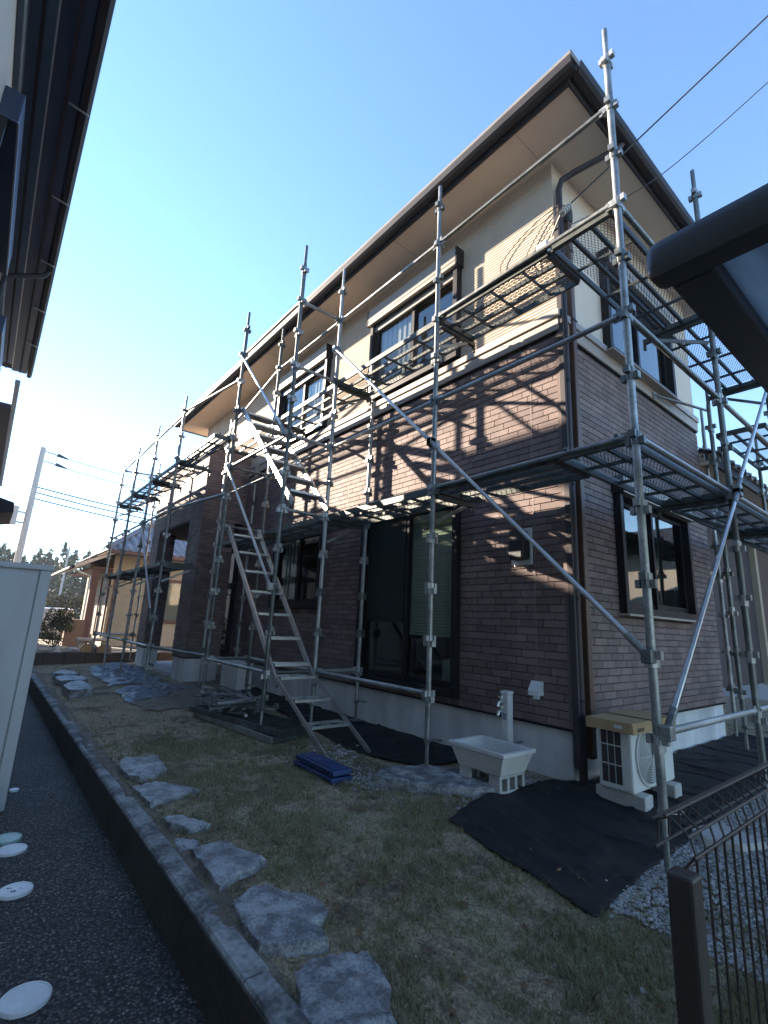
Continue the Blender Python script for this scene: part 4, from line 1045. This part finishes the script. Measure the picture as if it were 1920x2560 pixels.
# blue plastic blocks
def blue_block(x0, x1, y0, y1, z, h, label):
    t = thing('blue_plastic_block', label, 'block', ((x0 + x1) / 2, (y0 + y1) / 2, z), 'stacked blue plastic base blocks')
    MB().box(x0, x1, y0, y1, z, z + h).build('block', m_blue, t, bevel=.008)
    for k in range(4): MB().box(x0 + .02, x1 - .02, y0 + .05 + k * (y1 - y0 - .1) / 4, y0 + .04 + (k + 1) * (y1 - y0 - .1) / 4, z + h, z + h + .008).build('rib', m_blue, t, bevel=.003)
    for yy in (y0 + .08, y1 - .08): MB().box(x0 - .004, x0 + .001, yy - .03, yy + .03, z + h * .35, z + h * .65).build('slot', m_black, t)
    return t
g_ = gz(-1.45, 1.3) + .004
blue_block(-1.55, -1.36, 1.06, 1.64, g_ + .0, .036, 'lower of two stacked blue plastic blocks at the foot of the stair')
blue_block(-1.545, -1.37, 1.05, 1.62, g_ + .050, .038, 'upper of two stacked blue plastic blocks at the foot of the stair')
# pile of spare scaffold pieces
zz = gz(-1.2, 3.2)
for k, (a, c, dz, lab) in enumerate(((2.35, 4.1, .0, 'bottom'), (2.45, 4.05, .06, 'second'))):
    d = thing('spare_walkboard', '%s steel walkboard of the pile lying on the lawn under the stair' % ('lower' if k == 0 else 'upper'), 'walkboard', (-1.25, 3.2, zz + dz), 'spare walkboards on the lawn')
    ang = R(96 + 5 * k)
    rt = Matrix.Translation(Vector((-1.27, 3.2, zz + .055 + dz))) @ Matrix.Rotation(ang, 4, 'Z')
    def tf(mb):
        for i, v in enumerate(mb.v): mb.v[i] = rt @ v
        return mb
    L, W = 1.7, .44
    for s in (-1, 1): tf(MB().box(-L/2, L/2, s*W/2 - .012, s*W/2 + .012, -.05, .008)).build('rail', m_galv, d)
    for s in (-1, 1): tf(MB().box(s*L/2 - .02, s*L/2 + .02, -W/2 + .012, W/2 - .012, -.05, .004)).build('end_bar', m_deck, d)
    for q_ in range(17): tf(MB().box(-L/2 + .06 + q_ * .098, -L/2 + .08 + q_ * .098, -W/2 + .012, W/2 - .012, -.02, .0)).build('rung', m_deck, d)
rp_ = random.Random(4)
for k in range(24):
    b = MB(); a = R(70 + rp_.uniform(-75, 75)); c = Vector((-1.25 + rp_.uniform(-.2, .2), 3.52 + rp_.uniform(-.5, .5), zz + .14 + .006 * k))
    d = Vector((math.cos(a), math.sin(a), rp_.uniform(-.05, .05))) * rp_.uniform(.2, .36)
    t = thing('spare_bracket', 'loose galvanised bracket in the tangled heap on the spare walkboards', 'bracket', tuple(c), 'heap of loose scaffold brackets')
    MB().tube(c - d, c + d, .017, 8).build('arm', m_galv, t, smooth=True)
    s = Vector((-d.y, d.x, 0)).normalized() * .16
    MB().tube(c - d * .6, c + d * .2 + s, .012, 8).build('strut', m_galv, t, smooth=True)
    MB().box(c.x + d.x - .025, c.x + d.x + .025, c.y + d.y - .025, c.y + d.y + .025, c.z + d.z - .03, c.z + d.z + .03).build('clamp', m_galv, t)
# white crate by the wall under the far window
t = thing('white_box', 'white box on the ground by the foundation left of the stair', 'box', (-.3, 5.95, gz(-.3, 6)))
MB().box(-.42, -.16, 5.55, 6.25, gz(-.3, 6), .36).build('body', m_acwhite, t, bevel=.015); MB().box(-.43, -.15, 5.54, 6.26, .36, .40).build('lid', m_white, t, bevel=.008)
# round drain caps in the path
for (x, y, r, lab) in ((-3.40, .345, .088, 'nearest and largest white round drain cap in the path'), (-3.39, 1.265, .08, 'speckled white drain cap, second from the bottom of the path'), (-3.385, 1.82, .082, 'third white drain cap, touching the green one'), (-3.40, 2.02, .08, 'pale green drain cap half cut off at the left edge'), (-3.32, 3.06, .035, 'tiny white cap in the path beside the grey shed')):
    t = thing('drain_cap', lab, 'drain cap', (x, y, -.35), 'round drain caps set in the path')
    mm = m_white if not lab.startswith('pale green') else mat('pale_green_plastic', (.35, .48, .42), .5)
    MB().lathe((x, y, -.352), [(r, 0), (r, .014), (r * .97, .018), (r * .9, .018), (r * .88, .015), (.001, .016)], 32).build('cover', mm, t, smooth=True)
    if 'speckled' in lab:
        for k in range(6): MB().lathe((x + rp_.uniform(-.035, .035), y + rp_.uniform(-.035, .035), -.3355), [(rp_.uniform(.004, .009), 0), (.001, .001)], 8).build('dirt_spot', m_black, t)

# fence at the right: post and bent mesh panel
FY, FX, FT = -1.80, -2.765, .762
fn = thing('mesh_fence', 'dark brown wire mesh fence with rolled top at lower right', 'fence', (FX, FY, -.12))
MB().box(FX - .022, FX + .022, FY - .035, FY + .009, -.14, FT - .035).build('post', m_fence, fn, bevel=.006)
for k in range(50):
    x = FX + .048 + k * .05
    MB().path([(x, FY, -.1), (x, FY, FT - .045), (x, FY - .018, FT - .02), (x, FY - .010, FT + .008), (x, FY + .022, FT + .032), (x, FY + .044, FT + .022), (x, FY + .046, FT - .015)], .0027, 6).build('vertical_wire', m_fence, fn, smooth=True)
for (dy, z) in ((0, .05), (0, .30), (.004, FT - .049), (-.021, FT - .02), (-.012, FT + .011), (.024, FT + .036), (.048, FT + .024), (.045, FT - .022)):
    MB().tube((FX + .03, FY + dy, z), (FX + 2.55, FY + dy, z), .0032, 6).build('horizontal_wire', m_fence, fn, smooth=True)
MB().tube((FX + 2.2, FY, -.14), (FX + 2.2, FY, FT - .06), .026, 16).build('post', m_fence, fn, smooth=True)

# carport canopy at upper right
cpn = thing('carport_canopy', 'dark framed carport canopy with stained translucent sheet at upper right', 'canopy', (-.5, -3.2, -.15))
fb = MB(); prof = [(-.05, 0), (-.06, .03), (-.06, .11), (-.045, .145), (-.01, .155), (.05, .15), (.05, 0)]
ya, yb = -1.62, -5.2
nseg = [(-.0, 1.0), (-.02, 1.0)]
for i, (yy, sc_) in enumerate(((ya + .035, .55), (ya + .02, .85), (ya, .97), (ya - .03, 1.0), (yb, 1.0))):
    for (dx, dz) in prof: fb.v.append(Vector((-2.04 + dx * sc_, yy, 2.42 + .077 + (dz - .077) * sc_)))
n = len(prof)
for i in range(4):
    for j in range(n): fb.f.append((i*n + j, i*n + (j+1) % n, (i+1)*n + (j+1) % n, (i+1)*n + j))
fb.f.append(tuple(range(n))); fb.f.append(tuple(4*n + j for j in range(n)))
fb.build('front_gutter_beam', m_frame, cpn, smooth=True)
MB().box(-1.985, 2.6, -1.78, -1.64, 2.42, 2.53).build('side_beam', m_frame, cpn, bevel=.01)
MB().box(-1.985, 2.6, -5.2, -5.06, 2.42, 2.53).build('side_beam', m_frame, cpn, bevel=.01)
for k in range(1, 5): MB().box(-1.985, 2.6, -1.78 - k * .68, -1.74 - k * .68, 2.43, 2.49).build('rafter', m_frame, cpn)
MB().box(-1.985, 2.6, -5.06, -1.78, 2.495, 2.50).build('sheet', m_poly, cpn)
MB().box(2.55, 2.7, -5.2, -1.64, 2.40, 2.56).build('rear_beam', m_frame, cpn, bevel=.01)
for (x, y) in ((-1.2, -5.1), (2.3, -5.1)): MB().box(x - .06, x + .06, y - .06, y + .06, -.2, 2.42).build('column', m_frame, cpn, bevel=.008)
# grey shed at the left
sh = thing('storage_shed', 'pale grey steel storage shed beside the path at the left edge', 'shed', (-3.9, 3.1, -.35))
MB().box(-4.40, -3.405, 2.60, 3.6, -.35, 1.42).build('body', m_shed, sh)
MB().box(-4.43, -3.385, 2.57, 3.63, 1.42, 1.465).build('roof', m_shed, sh, bevel=.008)
MB().box(-3.475, -3.40, 2.582, 2.60, -.34, 1.42).build('corner_or_sunlit_strip', m_shed, sh, bevel=.004)
MB().box(-4.36, -3.485, 2.588, 2.60, .02, 1.40).build('door_panel', m_shed, sh, bevel=.004)
MB().box(-4.36, -3.485, 2.59, 2.60, -.33, .005).build('plinth_panel', m_shed, sh, bevel=.004)

# neighbour's house on the left, mostly overhead
NA = thing('neighbour_house', 'neighbouring house at the left with dark overhanging eave and beige wall', 'house', (-8.0, 3.0, -.35))
MB().box(-12, -4.45, -7, 10.2, -.35, 6.3).build('wall', m_nwall, NA)
MB().box(-4.19, -3.94, -7.6, 10.7, 6.22, 6.27).build('soffit', m_navy, NA)
MB().box(-4.45, -4.19, -7.6, 10.4, 6.24, 6.27).build('inner_soffit', m_bluegrey_sky, NA)
MB().box(-4.20, -4.185, -7.6, 10.7, 6.20, 6.222).build('soffit_trim', m_alu, NA)
MB().box(-12, -3.93, -7.6, 10.75, 6.27, 6.40).build('roof_edge', m_fascia, NA)
def gut(x, ya, yb, z, m=m_fascia):
    b = MB(); prof = [(0, .09), (0, .02), (.02, 0), (.07, 0), (.1, .03), (.105, .09), (.095, .09), (.085, .035), (.065, .012), (.025, .012), (.012, .03), (.012, .09)]
    for yy in (ya, yb):
        for a, h in prof: b.v.append(Vector((x + a, yy, z + h)))
    n = len(prof)
    for i in range(n): b.f.append((i, (i + 1) % n, n + (i + 1) % n, n + i))
    b.f.append(tuple(range(n))); b.f.append(tuple(range(n, 2 * n)))
    return b.build('gutter', m, NA)
gut(-3.93, -7.6, 10.8, 6.19)
for k in range(9):
    yy = -3 + k * 1.5
    MB().bar((-4.02, yy, 6.20), (-3.84, yy, 6.17), .02, .012).build('gutter_bracket', m_alu, NA)
for (x, w, z) in ((-4.05, .03, 6.195), (-4.30, .03, 6.215)):
    MB().box(x - w / 2, x + w / 2, -7.5, 10.65, z, 6.222).build('soffit_batten', m_fascia, NA)
MB().box(-4.45, -4.40, -7, 10.2, 5.95, 6.22).build('frieze_board', m_bluegrey_sky, NA, bevel=.004)
MB().box(-4.40, -4.385, -7, 10.2, 5.94, 5.96).build('frieze_trim', m_alu, NA)
for (a, c) in ((2.6, 5.2), (7.0, 9.0)):
    w_ = MB().box(-4.45, -4.30, a, c, 5.30, 5.62).build('shutter_box', m_navy, NA, bevel=.01)
    MB().box(-4.31, -4.295, a, c, 5.30, 5.315).build('box_trim', m_alu, w_)
    MB().box(-4.45, -4.38, a, a + .05, 3.9, 5.30).box(-4.45, -4.38, c - .05, c, 3.9, 5.30).box(-4.45, -4.38, a, c, 3.85, 3.9).build('window_frame', m_bronze, w_)
    MB().box(-4.44, -4.43, a + .05, c - .05, 3.9, 5.30).build('pane', mat('neighbour_pane', (.03, .04, .06), .05, spec=.8), w_)
MB().path([(-3.9, 6.2, 6.2), (-3.95, 6.2, 6.08), (-4.38, 6.2, 5.85), (-4.40, 6.2, 5.7), (-4.40, 6.2, -.3)], .035, 10).build('downpipe', m_fascia, NA, smooth=True)
b = MB(); pr_ = [(-5.2, 3.62), (-3.64, 3.22), (-3.62, 3.02), (-5.2, 2.62)]
for yy in (10.21, 12.2):
    for a, z in pr_: b.v.append(Vector((a, yy, z)))
b.f += [(0,1,2,3), (7,6,5,4)] + [(i, 4 + i, 4 + (i + 1) % 4, (i + 1) % 4) for i in range(4)]
b.build('porch_roof', m_fascia, NA)
MB().box(-4.3, -4.18, 11.8, 11.92, -.35, 2.9).build('porch_post', m_fascia, NA)
NB = thing('far_neighbour_house', 'second neighbouring house edge behind the first at the far left', 'house', (-8.0, 17, -.35))
MB().box(-12, -4.6, 13.0, 22.5, -.35, 5.95).build('wall', m_nwall, NB)
MB().box(-12, -4.10, 12.6, 23.2, 5.92, 6.08).build('roof', m_fascia, NB)
MB().box(-4.10, -4.00, 10.85, 23.2, 5.98, 6.10).build('gutter', m_bluegrey_sky, NB, bevel=.01)  # strip continuing the eave line, kept thin so sunlight passes behind it

# ------------------------------------------------------------------ background
OP = thing('added_reflected_house', 'pale house added out of view, only for its reflection in the side windows', 'house', (16, -6, -.46))  # unseen house added so the side windows reflect less sky
MB().box(11.0, 21, -11, -1.6, -.46, 3.6).build('wall', m_nwall, OP)
b = MB(); pr_ = [(10.4, 3.5), (16, 5.2), (21.6, 3.5)]
for yy in (-11.5, -1.1):
    for xx, z in pr_: b.v.append(Vector((xx, yy, z)))
b.f += [(0,1,2), (5,4,3), (0,3,4,1), (1,4,5,2), (2,5,3,0)]
b.build('roof', m_fascia, OP)
for yy in (-3.8, -6.5, -9.5): MB().box(10.96, 11.0, yy, yy + 1.5, .6, 2.4).build('window', m_bronze, OP)
bw = thing('boundary_wall', 'low dark block wall closing the far end of the garden', 'wall', (-1.2, 11.05, 0))
for k in range(13):
    MB().box(-2.95 + k * .40 + .004, -2.95 + (k + 1) * .40 - .004, 11.0, 11.14, -.4, .17 + .004 * (k % 3)).build('block', m_boundary, bw, bevel=.004)
# ochre house with tiled roof
FH = thing('tiled_house', 'ochre single-storey house with grey tiled roof beyond the garden', 'house', (2.5, 18, 0.02))
MB().box(-.60, 6, 16.0, 21, .02, 3.0).build('wall', m_plaster, FH)
for k, (a, c, m_) in enumerate(((16.15, 16.6, m_wood), (16.9, 17.2, m_curtain), (17.5, 18.1, m_wood), (18.5, 19.0, m_curtain))):
    MB().box(-.64, -.60, a, c, .3, 2.3).build('door_panel', m_, FH)
MB().box(-.42, .43, 15.94, 16.0, .35, 2.3).build('plaster_panel', mat('ochre_panel', (.31, .265, .19), .9), FH)
MB().box(-.50, .50, 15.95, 15.999, 2.28, 2.36).box(-.5, -.44, 15.95, 15.999, .3, 2.3).box(.44, .5, 15.95, 15.999, .3, 2.3).build('timber_frame', m_wood, FH)
MB().box(1.0, 2.2, 15.95, 15.999, .9, 2.2).build('window', m_glass, FH)
MB().box(.9, 2.3, 15.93, 15.95, .8, .9).box(.9, 2.3, 15.93, 15.95, 2.2, 2.3).box(.9, 1.0, 15.93, 15.95, .9, 2.2).box(2.2, 2.3, 15.93, 15.95, .9, 2.2).build('window_frame', m_wood, FH)
MB().box(-1.18, -.98, 16.0, 16.2, .02, 2.42).build('porch_post', m_wood, FH)
MB().box(-1.2, -.6, 16.0, 21, 2.45, 2.52).build('porch_ceiling', m_wood, FH)
# roof: front slope with real tiles, left lean-to slope
e = [(-1.0, 15.1, 3.02), (6.5, 15.1, 3.02), (6.5, 18.5, 4.5), (.9, 18.5, 4.5)]
rf2 = MB().quad(*e).quad((-1.0, 15.1, 3.02), (.9, 18.5, 4.5), (-1.0, 21.5, 3.02)).quad((.9, 18.5, 4.5), (6.5, 18.5, 4.5), (6.5, 21.5, 3.02), (-1.0, 21.5, 3.02)).quad((-1.0, 15.1, 2.96), (6.5, 15.1, 2.96), (6.5, 21.5, 2.96), (-1.0, 21.5, 2.96)).build('roof', m_tile, FH, fix=False)
MB().box(-1.0, 6.5, 15.06, 15.1, 2.94, 3.03).build('eave_board', m_wood, FH)
b = MB(); pr_ = [(-1.78, 2.36), (-.6, 3.0), (-.6, 3.08), (-1.80, 2.47)]
for yy in (15.4, 21.5):
    for a, z in pr_: b.v.append(Vector((a, yy, z)))
b.f += [(0,1,2,3), (7,6,5,4)] + [(i, 4 + i, 4 + (i + 1) % 4, (i + 1) % 4) for i in range(4)]
b.build('lean_to_roof', m_soffit, FH)
MB().tube((-1.82, 15.3, 2.40), (-1.82, 21, 2.38), .05, 8).build('gutter', m_fascia, FH)
MB().path([(-1.8, 15.6, 2.38), (-1.5, 15.7, 2.25), (-1.24, 15.95, 2.2), (-1.24, 15.95, .05)], .03, 8).build('downpipe', m_acwhite, FH)
pitch = math.atan2(1.48, 3.4)
for r in range(11):
    for i in range(26):
        x = -.85 + i * .27 + .1 * r * 0
        yy = 15.08 + r * .27 * math.cos(pitch); z = 3.03 + r * .27 * math.sin(pitch)
        if x < -1.0 + 1.9 * (yy - 15.1) / 3.4 or x > 6.3: continue
        place('roof_tile', TILE, rf2, (x, yy, z), (pitch, 0, 0))
MB().path([(-1.0, 15.05, 3.1), (-.4, 16.1, 3.56), (.9, 18.5, 4.62)], .09, 8).build('hip_ridge', m_tile, rf2, smooth=True)
MB().path([(.9, 18.5, 4.62), (6.5, 18.5, 4.62)], .11, 8).build('ridge', m_tile, rf2, smooth=True)
# utility poles and lines
up = thing('utility_pole', 'tall concrete utility pole with grey transformer against the bright sky', 'utility pole', (-2.9, 23.8, 0.02))
MB().tube((-2.95, 23.8, 0), (-2.87, 23.8, 8.2), .155, 14, .105).build('pole', m_pole, up, smooth=True)
for k in range(16): MB().tube((-2.95 - .0 + (-.32 if k % 2 else .32) * .5, 23.8, 2.4 + k * .35), (-2.9, 23.8, 2.4 + k * .35), .012, 6).build('step_bolt', m_galv, up)
tr = MB().lathe((-3.5, 23.75, 4.55), [(.2, 0), (.24, .03), (.24, .72), (.26, .74), (.26, .8), (.12, .84)], 18).build('transformer', m_pole, up, smooth=True)
for z in (4.65, 5.1): MB().box(-3.3, -2.95, 23.7, 23.8, z, z + .07).build('transformer_bracket', m_galv, up)
for z in (8.05, 7.6):
    a = MB().tube((-2.85, 23.8, z), (-2.0, 23.8, z - .12), .025, 6).build('arm', m_galv, up)
    MB().tube((-2.3, 23.8, z - .06), (-1.85, 23.8, z - .16), .09, 10, .03).build('insulator', m_wire, a)
up2 = thing('distant_pole', 'thin pale distant pole in front of the hazy trees', 'utility pole', (.2, 37.6, 0.02))
MB().tube((.2, 37.6, 0), (.28, 37.6, 5.4), .075, 8, .05).build('pole', m_pole, up2); MB().box(-.3, .8, 37.55, 37.65, 4.9, 4.96).build('cross_arm', m_pole, up2)
names = ['uppermost', 'second', 'third', 'fourth', 'lowest']
for k, (z, s) in enumerate(((7.9, .18), (7.44, .16), (6.35, .12), (6.1, .12), (5.82, .12))):
    wire('power_line', sag((-2.0 if k < 2 else -2.8, 23.8, z), (9.0, 21.0, z - .95), .25, 8), .017 if k < 2 else .03, '%s power line running right from the tall utility pole' % names[k], 'wire', None, 2)
wire('power_line', sag((-2.9, 23.8, 5.9), (-9, 26, 6.1), .2, 6), .014, 'power line running left from the tall utility pole', 'wire', None, 2)
wire('stay_wire', sag((-2.8, 23.8, 5.6), (.25, 37.6, 5.3), .5, 6), .014, 'slack pale wire falling from the tall pole to the thin one', 'wire', None, 2)
wire('power_line', sag((-12, 40, 5.4), (14, 36, 5.35), .2, 6), .025, 'level line crossing in front of the distant trees', 'wire', None, 2)
# kei truck
tk = thing('small_truck', 'small white cab truck parked beyond the garden wall', 'truck', (-1.5, 20.5, .02))
b = MB(); pr_ = [(20.0, .35), (20.0, .95), (20.25, 1.42), (21.3, 1.45), (21.35, .35)]
for xx in (-2.1, -.95):
    for yy, z in pr_: b.v.append(Vector((xx, yy, z - .42 + .02)))
for i in range(10): b.v[i].z = b.v[i].z * 1.0 + .1
b.f += [(0,1,2,3,4), (9,8,7,6,5)] + [(i, 5 + i, 5 + (i + 1) % 5, (i + 1) % 5) for i in range(5)]
cabin = b.build('cab', m_truck, tk, bevel=.05)
MB().quad((-1.98, 19.99 + .07, .72), (-1.08, 19.99 + .07, .72), (-1.12, 20.22, 1.05), (-1.94, 20.22, 1.05)).build('windscreen', mat('truck_glass', (.05, .06, .07), .1, spec=.8), cabin)
MB().box(-2.13, -.92, 21.36, 23.2, .45, .75).build('bed', m_truck, tk)
for (x, y) in ((-2.05, 20.5), (-1.0, 20.5), (-2.05, 22.6), (-1.0, 22.6)): MB().tube((x - .07, y, .28), (x + .07, y, .28), .26, 16).build('wheel', m_tyre, tk)
for x in (-1.9, -1.15): MB().box(x - .09, x + .09, 19.985, 20.0, .45, .55).build('headlight', m_alu, tk)
bx_ = tag(MB().box(-1.7, -1.2, 15.6, 15.9, .02, .82).build('brick_planter', mat('planter_brick', (.22, .13, .08), .9, var=.3, scale=20), bevel=.01), 'brown block planter beside the white truck', 'planter')
# sunlit rubble beyond the wall
rr = random.Random(8)
for k in range(9):
    b = MB(); x = -2.35 + k * .16 + rr.uniform(-.05, .05); yy = 12.3 + rr.uniform(-.3, .8); s = rr.uniform(.10, .2)
    pebble(b, x, yy, .02 + s * .6, s, rr)
    o = b.build('garden_rock', m_rock); tag(o, 'sunlit garden rock in the heap beyond the low boundary wall', 'rock', 'heap of sunlit rocks beyond the boundary wall')
def log(c, d, r, label):
    c = Vector(c); d = Vector(d).normalized()
    t = thing('cut_log', label, 'log', tuple(c), None)
    MB().tube(c - d * .2, c + d * .2, r, 18).build('bark', m_bark, t, smooth=True)
    MB().tube(c - d * .203, c - d * .2005, r * .93, 18).build('cut_face', mat('cut_wood', (.45, .27, .12), .8, var=.2, scale=14), t)
log((-1.55, 11.9, .17), (.3, .9, 0), .15, 'left orange-faced cut log beyond the boundary wall')
log((-1.22, 11.9, .16), (.3, .9, 0), .14, 'right orange-faced cut log beyond the boundary wall')
tag(MB().box(-1.7, -.9, 12.9, 13.2, .32, .40).box(-1.65, -1.5, 12.95, 13.15, .02, .32).box(-1.1, -.95, 12.95, 13.15, .02, .32).build('stone_bench', m_rock, bevel=.02), 'small pale stone bench among the rocks beyond the wall', 'bench')

# foliage
def leaves(mb, c, rx, ry, rz_, n, size, rs):
    for i in range(n):
        while True:
            p = Vector((rs.uniform(-1, 1), rs.uniform(-1, 1), rs.uniform(-1, 1)))
            if .25 < p.length < 1: break
        q = Vector((c[0] + p.x * rx, c[1] + p.y * ry, c[2] + p.z * rz_)); s = size * rs.uniform(.6, 1.3)
        a = Vector((rs.uniform(-1, 1), rs.uniform(-1, 1), rs.uniform(-1, 1))).normalized(); b_ = a.cross(Vector((rs.uniform(-1, 1), rs.uniform(-1, 1), rs.uniform(-1, 1)))).normalized()
        k = len(mb.v); mb.v += [q - a * s, q + b_ * s * .45, q + a * s, q - b_ * s * .45]; mb.f.append((k, k + 1, k + 2, k + 3))
rl = random.Random(31)
sb = thing('garden_shrub', 'dark leafy shrub at the left end of the boundary wall', 'shrub', (-2.15, 13.6, .02))
b = MB()
for k in range(14): leaves(b, (-2.1 + rl.uniform(-.28, .28), 13.6 + rl.uniform(-.3, .3), .55 + rl.uniform(-.35, .55)), .2, .2, .2, 130, .04, rl)
b.build('crown', m_leaf2, sb, fix=False)
for k in range(4): MB().tube((-2.1, 13.6, .02), (-2.1 + rl.uniform(-.2, .2), 13.6 + rl.uniform(-.2, .2), .8), .018, 6, .008).build('stem', m_bark, sb)
hb = MB()
for i in range(25):
    for j in range(9): hb.v.append(Vector((-14 + i * 2.2, 30 + j * 5.0, .02 + .35 * j ** 1.15 + .3 * noise.noise(Vector((i * .5, j * .5, 0))))))
for i in range(24):
    for j in range(8): a = i * 9 + j; hb.f.append((a, a + 9, a + 10, a + 1))
tag(hb.build('hillside', m_bank, smooth=True, fix=False), kind='structure')
hd = MB()
for k in range(70): leaves(hd, (-3.5 + rl.uniform(0, 6.5), 28.5 + rl.uniform(-.4, .5), .9 + rl.uniform(-.6, .75)), .55, .5, .42, 130, .10, rl)
tag(hd.build('hedge', m_leaf2, fix=False), 'clipped olive hedge on the bank behind the white truck', 'hedge')
fw = MB()
for k in range(80):
    x = -9 + k * .32 + rl.uniform(-.4, .4); y = 52 + rl.uniform(-6, 9); h = rl.uniform(3.4, 4.5) * (1 if k % 6 else 1.2); z0 = 1.6
    fw.tube((x, y, z0 - 1), (x, y, z0 + h * .8), .14, 6, .04)
    conif = k % 4 == 0
    for c in range(10):
        u = c / 9; r_c = (1.5 * (1 - u) + .15) if conif else 1.35 * math.sin(math.pi * (.15 + .8 * u))
        leaves(fw, (x + rl.uniform(-.4, .4), y + rl.uniform(-.4, .4), z0 + h * (.05 + .95 * u)), r_c, r_c, .6, 95, .16, rl)
tag(fw.build('far_wood', m_leaf, fix=False), 'hazy dark wood on the slope behind the utility pole', 'wood', kind='stuff')

# ------------------------------------------------------------------ morning haze
hz = MB().box(-312, 312, -312, 312, -1.6, 11.2).build('haze', None)
hm = bpy.data.materials.new('haze_air'); hm.use_nodes = True
hn = hm.node_tree; hn.nodes.clear()
pv = hn.nodes.new('ShaderNodeVolumePrincipled'); pv.inputs['Color'].default_value = (0.86, 0.90, 1.0, 1); pv.inputs['Density'].default_value = 0.0012; pv.inputs['Anisotropy'].default_value = 0.05
ho = hn.nodes.new('ShaderNodeOutputMaterial'); hn.links.new(pv.outputs[0], ho.inputs['Volume'])
hz.data.materials.append(hm)
tag(hz, 'thin pale haze in the low morning sunlight', 'haze', kind='stuff')
